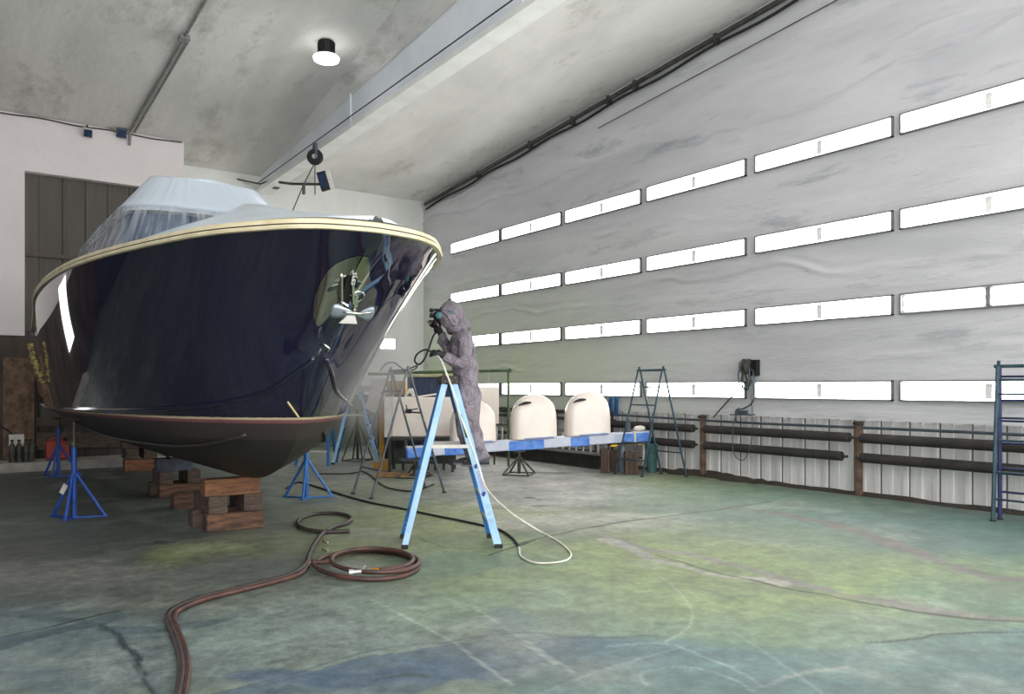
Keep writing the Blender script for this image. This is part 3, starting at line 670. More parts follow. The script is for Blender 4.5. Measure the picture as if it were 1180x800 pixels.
# wooden batten leaning under the stem
mb=MB(); mb.bar(at(331,463,7.55),at(344,481,7.62),.03,.012); tag(mb.build('wooden_stick', mat('pale_wood',(206,190,140),.6)), 'short pale wooden stick jutting out under the stem', 'stick')
# ================================================================ MATERIALS FOR EQUIPMENT
M_BLUE = mat('blue_paint', (34,84,178), .4, rgb2=(24,58,128), scale=7)
M_LBLUE = mat('light_blue_fibreglass', (176,212,242), .4, rgb2=(146,194,234), scale=5)
M_DBLUE = mat('mid_blue_fibreglass', (38,118,184), .45, rgb2=(28,96,158), scale=5)
M_DSTEEL = mat('dark_steel', (84,84,78), .5, .4, rgb2=(58,56,50), scale=8)
M_GSTEEL = mat('grey_blue_steel', (92,104,112), .45, .4, rgb2=(66,76,84), scale=8)
M_TEAL = mat('teal_steel', (62,88,98), .45, .3, rgb2=(42,58,74), scale=4)
M_VBLUE = mat('violet_blue_steel', (58,66,116), .45, .3, rgb2=(40,46,82), scale=4)
M_GREENP = mat('green_pipe_paint', (84,108,68), .5, .2, rgb2=(58,78,50), scale=6)
M_CREAM = mat('cream_gelcoat', (236,226,216), .22, var=.03, scale=3, coat=.4)
M_WOOD = mat('rough_timber', (122,88,66), .85, rgb2=(70,54,46), scale=4, lo=.4, hi=.65, stretch=(1,1,5), bump=.3)
M_WOODG = mat('grey_timber', (104,88,76), .85, rgb2=(66,56,50), scale=6, stretch=(1,1,5), bump=.3)
M_WOODO = mat('orange_timber', (146,102,72), .85, rgb2=(96,66,50), scale=5, stretch=(1,1,6), bump=.3)
M_WHITE = mat('white_paint', (220,218,212), .5, rgb2=(196,192,184), scale=6)
M_YEL = mat('yellow_paint', (214,180,40), .5)
M_RUBB = mat('black_rubber', (30,30,32), .7)
M_BRASS = mat('brass', (206,150,60), .3, .9)
M_RUST = mat('rusty_steel', (132,106,86), .8, rgb2=(78,62,52), scale=6, bump=.2)
M_ALU = mat('aluminium', (196,198,198), .35, .6, rgb2=(170,172,172), scale=10)
# ================================================================ TIMBER PILES UNDER THE KEEL
def block(u0,u1,v0,v1,z0,z1,label,m,grp='timber blocks under the keel'):
    mb=MB(); a=random.uniform(-.02,.02); ax=(Vector((math.cos(a),math.sin(a),0)),Vector((-math.sin(a),math.cos(a),0)),UP)
    mb.box(((u0+u1)/2,(v0+v1)/2,(z0+z1)/2),(u1-u0,v1-v0,z1-z0-.002),ax)
    return tag(mb.build('timber_block',m,None,bevel=.012),label,'timber block',grp)
h=.207
block(2.36,3.02,9.40,9.60,0,h,'dark timber with a raw orange patch at the front foot of the nearest keel pile',M_WOOD)
block(2.30,2.98,9.84,10.04,0,h,'dark timber on the floor behind the front foot of the nearest keel pile',M_WOODG)
block(2.37,2.59,9.40,10.06,h,2*h,'short grey timber on the left in the middle layer of the nearest keel pile',M_WOODG)
block(2.79,3.01,9.41,10.06,h,2*h,'short dark timber on the right in the middle layer of the nearest keel pile',M_WOODG)
block(2.33,2.97,9.39,9.60,2*h,.615,'reddish brown timber on top of the nearest keel pile',M_WOODO)
block(2.50,3.12,12.70,12.9,0,.2,'light edged timber at the foot of the second keel pile',M_WOOD)
block(2.44,3.12,13.1,13.3,0,.2,'dark timber behind the foot of the second keel pile',M_WOODG)
block(2.50,2.70,12.70,13.3,.2,.4,'dark timber in the middle of the second keel pile, at its outer end',M_WOODG)
block(2.90,3.10,12.72,13.3,.2,.4,'dark timber in the middle of the second keel pile, at its inner end',M_WOODG)
block(2.46,2.98,12.70,12.92,.4,.6,'bluish grey timber on top of the second keel pile',mat('blue_grey_timber',(88,92,108),.8,rgb2=(58,60,72),scale=6))
block(2.44,2.78,11.45,11.7,0,.19,'loose stub of timber on the floor between two keel piles',M_WOOD)
block(2.70,3.36,17.0,17.2,0,.24,'bright orange timber at the farthest keel pile',M_WOODO)
block(2.72,2.95,17.0,17.5,.24,.46,'dark timber at the outer end on the farthest keel pile',M_WOODG)
block(3.05,3.30,17.0,17.5,.24,.46,'dark timber at the inner end on the farthest keel pile',M_WOODG)
block(2.66,3.36,17.05,17.25,.46,.69,'dark timber lying on top of the farthest keel pile',M_WOODG)
# ================================================================ JACK STANDS
def jack(loc,top,label,m,r=.36,face=TH,hj=.58,hs=.95,three=False,grp='tripod jack stands'):
    loc=Vector((loc[0],loc[1],0)); top=min(under_hull(loc.x+a,loc.y+b) for a in (-.09,0,.09) for b in (-.09,0,.09))-.004; t=thing('jack_stand',loc,label,'jack stand',grp)
    def p(a,rr,z): return loc+Vector((math.cos(a)*rr,math.sin(a)*rr,z))
    MB().cyl(loc,loc+UP*hs,.033,14).build('post',m,t,smooth=True,angle=40)
    MB().cyl(loc+UP*hs,loc+UP*(top-.03),.017,10).build('screw',M_DSTEEL,t)
    mb=MB(); mb.lathe([(.03,0),(.075,.015),(.08,.03)],loc+UP*(top-.03),n=16); mb.build('top_pad',M_DSTEEL,t)
    mb=MB(); mb.lathe([(.045,-.03),(.05,0),(.045,.03)],loc+UP*hs,n=12); mb.bar(loc+UP*hs+R_*-.14,loc+UP*hs+R_*.14,.018,.018); mb.build('screw_nut',M_DSTEEL,t)
    ang=[-TH+.35,-TH+math.pi-.35]+([-TH+math.pi/2,-TH-math.pi/2] if three else [-TH-math.pi/2])
    for a in ang:
        rr = r if a not in (-TH-math.pi/2,) else r*.55
        MB().tube([p(a,.02,hj),p(a,rr,.012)],.02,8).build('leg',m,t,smooth=True,angle=40)
        mb=MB(); mb.bar(p(a,.02,.012),p(a,rr+.03,.012),.045,.02); mb.build('base_bar',m,t)
    return t
js=jack((1.23,11.45),1.33,'blue tripod jack stand with a white tag, nearest under the yacht',M_BLUE)
a_=-TH+math.pi-.35; p_=js.location+Vector((math.cos(a_)*.15,math.sin(a_)*.15,.37)); MB().bar(p_+Vector((math.cos(a_)*-.03,math.sin(a_)*-.03,.06))-F_*.026,p_+Vector((math.cos(a_)*.05,math.sin(a_)*.05,-.06))-F_*.026,.06,.006,R_).build('white_tag',M_WHITE,js)
jack((1.56,16.9),1.30,'blue tripod jack stand under the far end of the yacht, by the red can',M_BLUE)
jack((4.32,11.45),1.36,'blue tripod jack stand holding up the hull just behind the bow',mat('bright_blue_paint',(52,124,200),.4,rgb2=(40,98,170),scale=7),r=.38)
# ================================================================ BLUE STEP LADDER (and the far one like it)
def step_ladder(label):
    L0=W(-1.123,8.14,0); R0=W(-.136,8.18,0); e=W(-.10,.60,0); top=1.72
    Lt=W(-.695,8.16,top); Rt=W(-.600,8.17,top)
    org=(L0+R0)/2+e/2; t=thing('step_ladder',org,label,'ladder')
    ax=(R0-L0).normalized(); en=e.normalized(); et=e*.72
    taper=lambda z: e*(1-.28*z/top)
    def pt(side,far,z):
        a=L0 if side<0 else R0; b=Lt if side<0 else Rt; q=a.lerp(b,z/top); off=(e-taper(z))/2
        return q+off+(taper(z) if far else Vector())
    for s in (-1,1):
        for f in (0,1):
            p=pt(s,f,.03); q=pt(s,f,top); d=(q-p).normalized(); w=.075 if s>0 else .056
            sd=(ax-d*ax.dot(d)).normalized(); nrm=d.cross(sd)
            mb=MB(); mb.bar(p,q,w,.008,sd)                       # face of the channel
            io=en*(1 if f==0 else -1)
            mb.bar(p+io*.022+sd*(w/2),q+io*.022+sd*(w/2),.006,.045,sd); mb.bar(p+io*.022-sd*(w/2),q+io*.022-sd*(w/2),.006,.045,sd)
            o=mb.build('stile',M_LBLUE if f==0 else M_DBLUE,t)
            mb=MB(); mb.box(pt(s,f,.02)+io*.02,(w+.012,.06,.05),(ax,en,UP)); mb.build('rubber_foot',M_RUBB,o)
            mb=MB(); 
            if s<0:
                for k in range(3): mb.box(pt(s,f,.12+.05*k)+io*.0,(.012,.012,.012))
                mb.build('rivet',M_ALU,o)
    for z in (.28,.56,.84,1.12,1.40):                             # treads on the climbing side
        a=pt(1,0,z); b=pt(1,1,z); mb=MB(); mb.bar(a+ax*-.0,b,.085,.022,ax); mb.bar(a-UP*.02+ax*.04,b-UP*.02+ax*.04,.006,.05,ax); mb.build('step',M_ALU,t)
    for z in (.35,.80,1.25):
        a=pt(-1,0,z); b=pt(-1,1,z); MB().bar(a,b,.03,.02,ax).build('rear_brace',M_ALU,t)
    mb=MB(); z=1.065; mb.bar(pt(-1,0,z)-en*.012+ax*.02,pt(1,0,z)-en*.012-ax*.02,.006,.036,en); mb.bar(pt(-1,1,z)+en*.012,pt(1,1,z)+en*.012,.006,.036,en); mb.build('spreader_bar',M_WHITE,t)
    c=(Lt+Rt)/2+e/2; M_CAP=mat('speckled_dark_plastic',(38,30,32),.6,rgb2=(104,96,96),scale=40,lo=.35,hi=.52)
    mb=MB(); mb.box(c+UP*.045,(.19,.50,.085),(ax,en,UP)); mb.build('top_cap',M_CAP,t,bevel=.012)
    # stickers on the climbing-side stile
    p=pt(1,0,1.40); q=pt(1,0,1.16); d=(q-p).normalized(); sd=(ax-d*ax.dot(d)).normalized()
    mb=MB(); mb.bar(p-en*.006-sd*.018,q-en*.006-sd*.018,.022,.004,sd); mb.build('black_sticker',M_RUBB,t)
    def on(z,k): return pt(1,0,z)-en*.0065+sd*k
    red=mat('red_print',(206,70,70),.5); blu=mat('blue_print',(52,66,176),.5); whi=mat('faint_print',(150,170,205),.5)
    p=on(.86,0); q=on(.53,0)
    mb=MB()                                                     # a run of small tilted capitals between two oval blue marks
    for i in range(9):
        z=.80-.024*i; a=on(z,-.012); b=on(z-.004,.016); mb.bar(a,b,.005,.003,d)
        if i%2==0: mb.bar(on(z,-.012),on(z-.014,-.010),.005,.003,sd)
        else: mb.bar(on(z,.014),on(z-.014,.012),.005,.003,sd)
    mb.build('lettering',red,t)
    for zz in (.855,.565):
        mb=MB(); mb.lathe([(.026,0),(.017,0),(.017,.002),(.026,.002)],on(zz,0)+en*.003,-en,20); mb.build('oval_mark',blu,t)
    mb=MB()
    for zz in (.45,.38,.31):
        for k in range(4): mb.bar(on(zz-.012*k,-.022),on(zz-.012*k,.022),.004,.002,d)
    mb.build('faded_notice',whi,t)
    return t
ladder=step_ladder('light blue step ladder the masked painter stands on')
far=copy_tree(ladder); far['label']='blue step ladder far behind the bow, half hidden by the hull'
far.location=fl(411,534); far.rotation_euler=(0,0,math.radians(-3))
# front-on blue ladder with pale rungs, half behind the bow
t=thing('step_ladder',fl(362,537),'blue sided step ladder with silvery rungs right behind the jack stand','ladder')
Lb,Rb=at(341,0,16.7),at(378,0,16.6); Lb.z=Rb.z=0
bk=F_*.75
def q4(s,f,z): 
    a=(Lb if s<0 else Rb)+(bk if f else Vector()); c=(Lb+Rb)/2+bk/2
    b=c+(Rb-Lb)*.36*s; b.z=1.75
    return a.lerp(b,z/1.75)
for s in (-1,1):
    for f in (0,1): MB().bar(q4(s,f,.0),q4(s,f,1.75),.045,.075,R_).build('stile',M_DBLUE,t)
for z in (.3,.58,.86,1.14,1.42): MB().bar(q4(-1,0,z),q4(1,0,z),.08,.035,F_).build('rung',M_WHITE,t)
for z in (.4,1.0): MB().bar(q4(-1,1,z),q4(1,1,z),.02,.03,F_).build('rear_brace',M_ALU,t)
MB().box((Lb+Rb)/2+bk/2+UP*1.77,(.46,.3,.05),(R_,F_,UP)).build('top_cap',M_DBLUE,t)
# ================================================================ STEEL TRESTLES
def trestle(fa,fb,ga,gb,ztop,m1,m2,label,rz=(.35,.75,1.15,1.5),rz2=(.55,.95,1.35,1.7),lr=.019):
    """two hinged ladder frames: feet fa,fb and ga,gb"""
    fa,fb,ga,gb=[Vector((p[0],p[1],0)) for p in (fa,fb,ga,gb)]
    c=(fa+fb+ga+gb)/4; t=thing('steel_trestle',c,label,'trestle','steel trestles')
    ta=(fa+ga)/2+UP*ztop; tb=(fb+gb)/2+UP*ztop; w=(tb-ta); ta,tb=ta+w*.04,tb-w*.04
    for a,b,zs,m,k in ((fa,fb,rz,m1,1),(ga,gb,rz2,m2,-1)):
        sd=(a-(fa+ga)/2).normalized()*.02
        for p,q in ((a,ta),(b,tb)): MB().tube([p+sd*0,q+sd],lr,8).build('leg',m,t,smooth=True,angle=40)
        for p in (a,b): MB().cyl(p,p+UP*.02,.035,10).build('foot',M_RUBB,t)
        for z in zs:
            f=z/ztop; MB().tube([a.lerp(ta+sd,f),b.lerp(tb+sd,f)],.014,8).build('rung',m,t,smooth=True,angle=40)
    d=(tb-ta).normalized()
    mb=MB(); mb.tube([ta-d*.05,tb+d*.05],.024,8); mb.build('top_bar',m1,t)
    for p in (ta,tb): MB().bar(p,p+UP*.07,.03,.03).build('stop_pin',m1,t)
    return t
trestle(fl(407,569),fl(428,575),fl(490,562),fl(512,568),1.94,M_GSTEEL,M_GSTEEL,'grey steel trestle standing behind the blue ladder, in front of the cream box',rz=(.42,1.62),rz2=(.5,1.28))
tz=[at(438,428,12.4),at(444,420,12.4),at(453,417.5,12.42),at(460,422,12.45),at(466,426,12.4),at(474,424,12.35),at(481,421.5,12.3),at(477,426,12.2),at(464,427,12.25),at(448,427,12.3)]
mb=MB(); mb.tube(cr(tz,8),.012,7); tag(mb.build('air_hose',M_DSTEEL,None,smooth=True),'grey hose looped loosely over the top bar of the grey trestle','hose')
p_=at(471,474,12.15); t=thing('bench_clamp',p_-UP*.05,'small dark clamp fixed on the rung of the grey trestle','clamp'); MB().box(p_,(.10,.06,.07),(R_,F_,UP)).build('clamp_body',M_BLK,t,bevel=.006); MB().tube([p_+R_*.03+UP*.02,p_+R_*.14+UP*.04],.01,8).build('clamp_handle',M_DSTEEL,t); MB().tube([p_-R_*.02,p_-R_*.04+UP*.10],.01,8).build('clamp_screw',M_DSTEEL,t)
trestle(at(740,0,14.6),at(709,0,15.1),at(791,0,14.6),at(762,0,15.1),2.0,M_TEAL,M_TEAL,'dark teal steel trestle beside the end of the blue wrapped plank',rz=(.3,.62,1.34),rz2=(.45,1.68))
trestle((10.62,4.50),(10.62,3.84),(10.82,4.50),(10.82,3.84),1.95,M_TEAL,M_VBLUE,'folded teal and violet blue steel trestle cut by the picture edge beside the white sheeting',rz=(.28,.62,1.02,1.30,1.60,1.78),rz2=(.36,.66,.98,1.26,1.52,1.82),lr=.027)
# ================================================================ PLANK WITH COVERS
PA=at(468,521,14.5); PB=at(746,502,15.6); pd=(PB-PA).normalized(); ps=UP.cross(pd).normalized(); pu=pd.cross(ps)
if ps.dot(F_)<0: ps=-ps
def PP(x,dz=0,ds=0):
    """point on top of the plank at that sight line"""
    a,b=ray(x); best=min(range(401),key=lambda k: abs((PA.lerp(PB,k/400).x*b-PA.lerp(PB,k/400).y*a)))
    return PA.lerp(PB,best/400)+UP*(.10+dz)+ps*ds
pl=thing('scaffold_plank',(PA+PB)/2-UP*.1,'long plank wrapped in pale plastic and blue tape carrying cream covers','plank')
pl.location=(PA+PB)/2
M_WRAP=mat('pale_wrap',(206,212,226),.35,rgb2=(180,190,212),scale=5,bump=.3); M_BTAPE=mat('blue_tape',(52,110,206),.4,rgb2=(100,150,222),scale=6,bump=.3,bscale=12)
mb=MB(); mb.bar(PA,PB,.34,.19,ps); mb.build('plank_board',M_WRAP,pl,bevel=.02)
for a,b in ((.0,.10),(.145,.27),(.40,.545),(.655,.735),(.88,1.0)):
    mb=MB(); mb.bar(PA.lerp(PB,a)-pd*.004,PA.lerp(PB,b)+pd*.004,.352,.19,ps); o=mb.build('blue_tape',M_BTAPE,pl,bevel=.02); o.location.z-=.012
for k in (.29,.93): 
    mb=MB(); mb.bar(PA.lerp(PB,k)-pd*.02,PA.lerp(PB,k)+pd*.02,.362,.215,ps); mb.build('cream_strap',M_TAPE,pl)
M_LIP=mat('pale_blue_shade_tape',(150,170,220),.4)
def cover(x,label,w=.45,hh=.84,slot=True,ds=.02):
    c=PP(x,0,ds); t=thing('cream_cover',c,label,'fibreglass cover','cream fibreglass covers on the plank')
    rows=[]
    for k in range(19):
        tt=math.sin(k/18*math.pi/2); g=max(0,(tt-.40)/.60); f=(1-g**2.5)**(1/2.15) if g<.9999 else 0.0
        hw=w*(1-.05*tt)*max(f,.012); hd=.25*max(f,.02)*(1-.15*tt); row=[]
        for i in range(40):
            a=2*math.pi*i/40; cx=math.cos(a); sx=math.sin(a); e=.5
            row.append(c+pd*(hw*math.copysign(abs(cx)**e,cx))+ps*(hd*math.copysign(abs(sx)**e,sx))+UP*(.004+hh*tt+(pd.z*0)))
        rows.append(row)
    mb=MB(); mb.grid(rows,closed=True); mb.build('shell',M_CREAM,t,smooth=True)
    if slot:
        mb=MB(); top=[]; bot=[]
        for k in range(9):
            s=k/8; X=-.335+.23*s; 
            zt=.655+.05*s+.035*math.sin(s*math.pi); zb=.645+.035*s
            y=-.225+.075*max(0,(abs(X)-.16)/.2)
            top.append(c+pd*X+ps*(y-.004)+UP*zt); bot.append(c+pd*X+ps*(y-.012)+UP*zb)
        mb.grid([bot,top]); mb.build('air_slot',M_BLK,t,solid=.03)
    mb=MB(); mb.box(c+ps*-.252+UP*.018+pd*.05,(.58,.012,.022),(pd,ps,UP)); mb.build('bottom_lip',M_LIP,t)
    return t
cover(615,'cream fibreglass cover with an air slot, in the middle of the plank')
cover(677,'cream fibreglass cover with an air slot, nearest the steel trestle at the plank end')
cover(545,'cream fibreglass cover on the plank directly behind the painter\'s legs',.44,.78,False)
c=PP(724,0,0); t=thing('paint_cup',c,'small grey metal paint can standing on the far end of the plank','can'); MB().lathe([(.055,0),(.058,.02),(.055,.15),(.03,.19),(.03,.23)],c,n=18).build('can_body',M_GSTEEL,t); MB().lathe([(.034,.23),(.034,.25)],c,n=14).build('lid',M_BLK,t)
c=PP(737,0,.02); mb=MB(); mb.ball(c+UP*.05,.11,12,(1.2,.8,.55),(pd,ps,UP)); tag(mb.build('masking_roll',M_CREAM,None,smooth=True),'small cream rounded part lying at the plank end beside the grey can','part')
# stands under the plank
def tristand(loc,top,label,head=None,m=M_DSTEEL,r=.36):
    loc=Vector((loc[0],loc[1],0)); t=thing('steel_stand',loc,label,'stand','dark steel stands')
    MB().cyl(loc+UP*.02,loc+UP*top,.03,12).build('post',m,t,smooth=True,angle=40)
    for k in range(4):
        a=-TH+.5+k*math.pi/2; p=loc+Vector((math.cos(a)*r,math.sin(a)*r,.012)); MB().tube([loc+UP*top*.82,p],.018,8).build('leg',m,t,smooth=True,angle=40)
        b=-TH+.5+(k+1)*math.pi/2; q=loc+Vector((math.cos(b)*r,math.sin(b)*r,.012)); MB().tube([p,q],.012,6).build('base_bar',m,t)
    if head: MB().box(loc+UP*(top+.03),head,(R_,F_,UP)).build('head_plate',M_GSTEEL,t)
    else: MB().box(loc+UP*(top+.012),(.22,.12,.024),(pd,ps,UP)).build('head_plate',m,t)
    return t
q=PP(598,-.22,.0); tristand(q,q.z-.028,'dark steel four legged stand under the middle of the wrapped plank')
q=PP(478,-.22,.0); tristand(q,q.z-.055,'dark steel stand with a grey clamp head at the near end of the wrapped plank',(.5,.14,.06))
tristand(fl(412,531),1.15,'dark steel stand by itself between the two far blue ladders')
q=PP(716,-.22,0); q.z=0; tt=thing('trestle_support',q,'grey post with yellow clamps holding the far end of the plank','support')
top=PP(716,-.22,0).z
MB().bar(q,q+UP*(top-.03),.1,.1,pd).build('post',mat('pale_grey_steel',(140,150,160),.45,.3),tt,bevel=.008)
MB().box(q+UP*(top-.015),(.5,.3,.03),(pd,ps,UP)).build('head_plate',M_DSTEEL,tt)
for k in (-.22,.36): MB().box(q+pd*k+ps*-.16+UP*(top-.02),(.14,.03,.035),(pd,ps,UP)).build('yellow_clamp',M_YEL,tt)
MB().bar(q+UP*.28,q+pd*.55+UP*.24,.03,.03).build('brace',M_TEAL,tt)
c=q+pd*.42+ps*-.12; t=thing('bar_clamp',c+UP*(top-.36),'white and yellow clamp hanging from the far end of the plank','clamp')
for k in (0,.1): MB().bar(c+pd*k+UP*(top-.02),c+pd*k+UP*(top-.34),.045,.03,pd).build('bar',M_WHITE,t)
MB().box(c+pd*.06+UP*(top-.35),(.26,.05,.03),(pd,ps,UP)).build('jaw',M_YEL,t)
# ================================================================ PIPE RACK AND ITS LOAD
t=thing('pipe_rack',fl(525,533),'green painted pipe rack behind the painter hung with cream panels','rack')
a=at(586,427,16.6); b=at(452,430,16.9); 
mb=MB(); mb.tube([b,a],.033,10); mb.build('top_pipe',M_GREENP,t,smooth=True,angle=40)
for p in (a,b,a.lerp(b,.55)):
    g=Vector((p.x,p.y,0)); MB().tube([g,p],.028,10).build('upright',M_GREENP,t,smooth=True,angle=40)
MB().tube([at(452,431,16.9),at(425,431,16.2)],.03,8).build('side_pipe',M_GREENP,t)
mb=MB(); mb.ball(a+R_*.03,.05,10); mb.build('pipe_cap',M_GREENP,t)
MB().bar(a-UP*1.15,b-UP*1.15,.04,.04).build('lower_rail',M_DSTEEL,t)
for k in (.12,.3,.5,.7,.9): MB().bar(a.lerp(b,k)-UP*1.15,a.lerp(b,k)-UP*2.0,.03,.03).build('rack_post',M_DSTEEL,t)
M_CARDBR=mat('dark_cabinet',(60,62,60),.6,rgb2=(42,44,44),scale=4)
c=at(487,531,15.7); c.z=0; t=thing('low_bench',c,'dark low bench under the large cream box','bench')
MB().box(c+UP*.66,(1.36,.62,.06),(R_,F_,UP)).build('bench_top',M_CARDBR,t)
for i in (-1,1):
    for j in (-1,1): MB().box(c+R_*(i*.62)+F_*(j*.26)+UP*.315,(.06,.06,.63),(R_,F_,UP)).build('leg',M_CARDBR,t)
for k in (-.4,-.1,.1,.25,.42): MB().box(c+R_*k+F_*.05+UP*.315,(.05,.05,.63),(R_,F_,UP)).build('slat',M_CARDBR,t)
MB().box(c+UP*.28+F_*.1,(1.2,.04,.3),(R_,F_,UP)).build('back_board',M_CARDBR,t)
t=thing('cream_box',c+UP*.69,'large cream rectangular box standing on the dark bench behind the ladder','box')
MB().box(c+UP*1.085+R_*.03,(1.24,.5,.79),(R_,F_,UP)).build('shell',M_CREAM,t,bevel=.03)
MB().box(c+UP*1.085+R_*-.665+F_*.02,(.14,.52,.80),(R_,F_,UP)).build('end_flange',M_WHITE,t,bevel=.01)
b0=c+R_*-.10+UP*1.483+F_*-.05
mb=MB(); mb.bar(b0+R_*.0,b0+R_*.40+UP*.06,.2,.03); tag(mb.build('cream_offcut',M_CREAM,None),'cream offcut with a bent tip lying on top of the large cream box','offcut')
t=thing('spray_cone',b0+R_*-.14,'small white cone with a black triangle on the cream box','cone'); MB().prism([b0+R_*-.26,b0+R_*-.03,b0+R_*-.10+UP*.17,b0+R_*-.17+UP*.17],F_*.12).build('cone_body',M_WHITE,t); MB().prism([b0+R_*-.21-F_*.004+UP*.015,b0+R_*-.10-F_*.004+UP*.015,b0+R_*-.15-F_*.004+UP*.09],F_*.006).build('black_triangle',M_BLK,t)
# boards stacked behind: blue boards under a pale one, ochre boxes, white panels
g=at(497,452,17.4); g.z=0
t=thing('tool_cabinet',g,'dark blue cabinet with a pale lid standing behind the large cream box','cabinet')
MB().box(g+UP*.95,(1.0,.5,1.9),(R_,F_,UP)).build('body',mat('dark_blue_paint',(42,58,92),.5,rgb2=(34,46,72),scale=3),t,bevel=.01)
MB().box(g+UP*1.925,(1.08,.56,.05),(R_,F_,UP)).build('lid',mat('pale_yellow_board',(190,186,140),.6),t)
for k in (.02,.18,.33): MB().box(g+R_*k-F_*.262+UP*1.55,(.02,.02,.65),(R_,F_,UP)).build('door_strip',M_TEAL,t)
M_OCH=mat('ochre_board',(196,150,56),.6,rgb2=(170,122,42),scale=5)
g=at(452,446,18.3); g.z=0
t=thing('ochre_crate',g,'ochre yellow crate behind the top of the grey steel trestle','crate')
MB().box(g+UP*.75,(.62,.4,1.5),(R_,F_,UP)).build('lower_box',M_CARDBR,t)
for k in (-.2,.05,.24): MB().box(g+R_*k+UP*1.66,(.2,.4,.32),(R_,F_,UP)).build('ochre_panel',M_OCH,t,bevel=.01)
g=at(440,490,15.9); g.z=0; mb=MB(); mb.box(g+UP*.78,(.10,.06,1.3),(R_,F_,UP)); mb.box(g+UP*.07,(.3,.3,.14),(R_,F_,UP)); tag(mb.build('ochre_post',M_OCH),'narrow ochre yellow board standing at the left end of the large cream box','board')
def panel(x,y,D,w,hh,tilt,name,label,m,th=.03,yaw=0):
    p=at(x,y,D); ca,sa=math.cos(tilt),math.sin(tilt); r=R_*math.cos(yaw)+F_*math.sin(yaw); f=F_*math.cos(yaw)-R_*math.sin(yaw)
    ax=(r*ca+UP*sa,f,UP*ca-r*sa); mb=MB(); mb.box(p,(w,th,hh),ax); return tag(mb.build(name,m,None,bevel=.006),label,'panel','loose panels behind the bow')
panel(437,444,16.2,.30,.28,.05,'white_board','small white panel hung behind the grey trestle, upper one of the stack',M_WHITE)
panel(433,462,16.1,.34,.34,-.25,'white_board','tilted white panel below the small square one behind the grey trestle',M_WHITE)
panel(422,448,16.8,.34,.12,.03,'white_board','narrow pale strip of board in the mist left of the white panels',M_WHITE)
panel(427,470,16.0,.26,.12,-.45,'white_board','slanting white board end low beside the far blue ladder',M_WHITE)
panel(562,468,16.75,.48,.82,.0,'cream_board','flat cream panel hanging from the green pipe behind the painter',M_CREAM)
p=at(563,440,16.7); mb=MB(); mb.tube([p+UP*.24,p+UP*-.12],.006,6); tag(mb.build('hanging_wire',M_WHITE),'thin white wire holding the flat cream panel to the green pipe','wire')
# crates / clutter on floor behind
M_PAL=mat('pale_pallet_wood',(164,132,84),.8,rgb2=(122,94,58),scale=6)
def flat(x,y,w,d,hh,label,m,name='wooden_board',yaw=0):
    p=fl(x,y); r=R_*math.cos(yaw)+F_*math.sin(yaw); f=F_*math.cos(yaw)-R_*math.sin(yaw); mb=MB(); mb.box(p+UP*(hh/2+.004),(w,d,hh),(r,f,UP)); return tag(mb.build(name,m,None,bevel=.006),label,'board')
flat(452,549,.62,.5,.05,'ochre stained board on the floor under the clamp headed stand',M_PAL)
flat(462,533,.9,.6,.05,'pale board on the floor behind the clamp headed stand',M_PAL)
flat(446,523,.5,.4,.06,'small pale board on the floor farthest back by the ochre board',M_PAL)
# ================================================================ ALONG THE WHITE WALL
M_LAG=mat('dark_pipe_lagging',(58,54,52),.8,rgb2=(42,40,40),scale=5,bump=.3)
def wv(x): return on_u(x,445,11.3).y
segs=[(1280,992,'nearest the folded trestle'),(978,812,'between the two rusty posts'),(798,690,'past the farther rusty post')]
for zc,nm in ((.90,'upper'),(.60,'lower')):
    for k,(x0,x1,w_) in enumerate(segs):
        va=1.0 if x0>1200 else wv(x0); vb=wv(x1)
        if nm=='lower' and k==1: va=wv(969)
        t=thing('lagged_pipe',(11.32,(va+vb)/2,zc-.075),f'{nm} dark lagged pipe along the white sheeting, {w_}','pipe','lagged pipes along the wall')
        MB().tube([(11.32,va,zc),(11.32,vb,zc)],.075,14).build('lagging',M_LAG,t,smooth=True,angle=50)
        MB().tube([(11.32,va-.10,zc),(11.32,vb+.10,zc)],.022,8).build('inner_pipe',M_DSTEEL,t)
        mb=MB()
        n=max(2,int((vb-va)/1.2))
        for i in range(n): 
            v=va+(vb-va)*(i+.5)/n; mb.box((11.40,v,zc),(.18,.03,.03))
        mb.build('wall_bracket',M_DSTEEL,t)
for x,w_ in ((985,'nearer'),(805,'farther')):
    v=wv(x); t=thing('rusty_post',(11.42,v,0),f'rusty steel post against the white sheeting, the {w_} of two','post','rusty posts')
    MB().bar((11.42,v,0),(11.42,v,1.16),.085,.085,(0,1,0)).build('post',M_RUST,t,bevel=.008)
    MB().box((11.40,v,1.12),(.12,.11,.05)).build('collar',M_DSTEEL,t)
mb=MB(); mb.tube(cr([(11.40,1,1.03),(11.40,5,1.06),(11.40,9,1.05),(11.40,13,1.09),(11.40,17,1.05)],6),.022,6); tag(mb.build('cable',M_GSTEEL,None,smooth=True),'grey cable running along the white sheeting above the lagged pipes','cable')
# heap of dirt at the foot of the wall
rows=[]
vs_=np.linspace(1.5,17,160)
for k,t_ in enumerate((0,.25,.5,.75,1)):
    rows.append([Vector((11.52-(.10+.16*float(fbm(np.array(v*2.1),np.array(.3),91,4))*(2.2 if 8.6<v<10.6 else .8))*t_, v, (.02+.14*float(fbm(np.array(v*3.0),np.array(1.7),92,4))*(1.0 if 8.6<v<10.6 else .35))*(1-t_)**.8+.002)) for v in vs_])
mb=MB(); mb.grid(rows); tag(mb.build('dirt',mat('dark_dirt',(70,62,52),.9,rgb2=(48,44,38),scale=14,bump=.6),None,smooth=True),'line of dark dirt and grit swept along the foot of the white sheeting','dirt',kind='stuff')
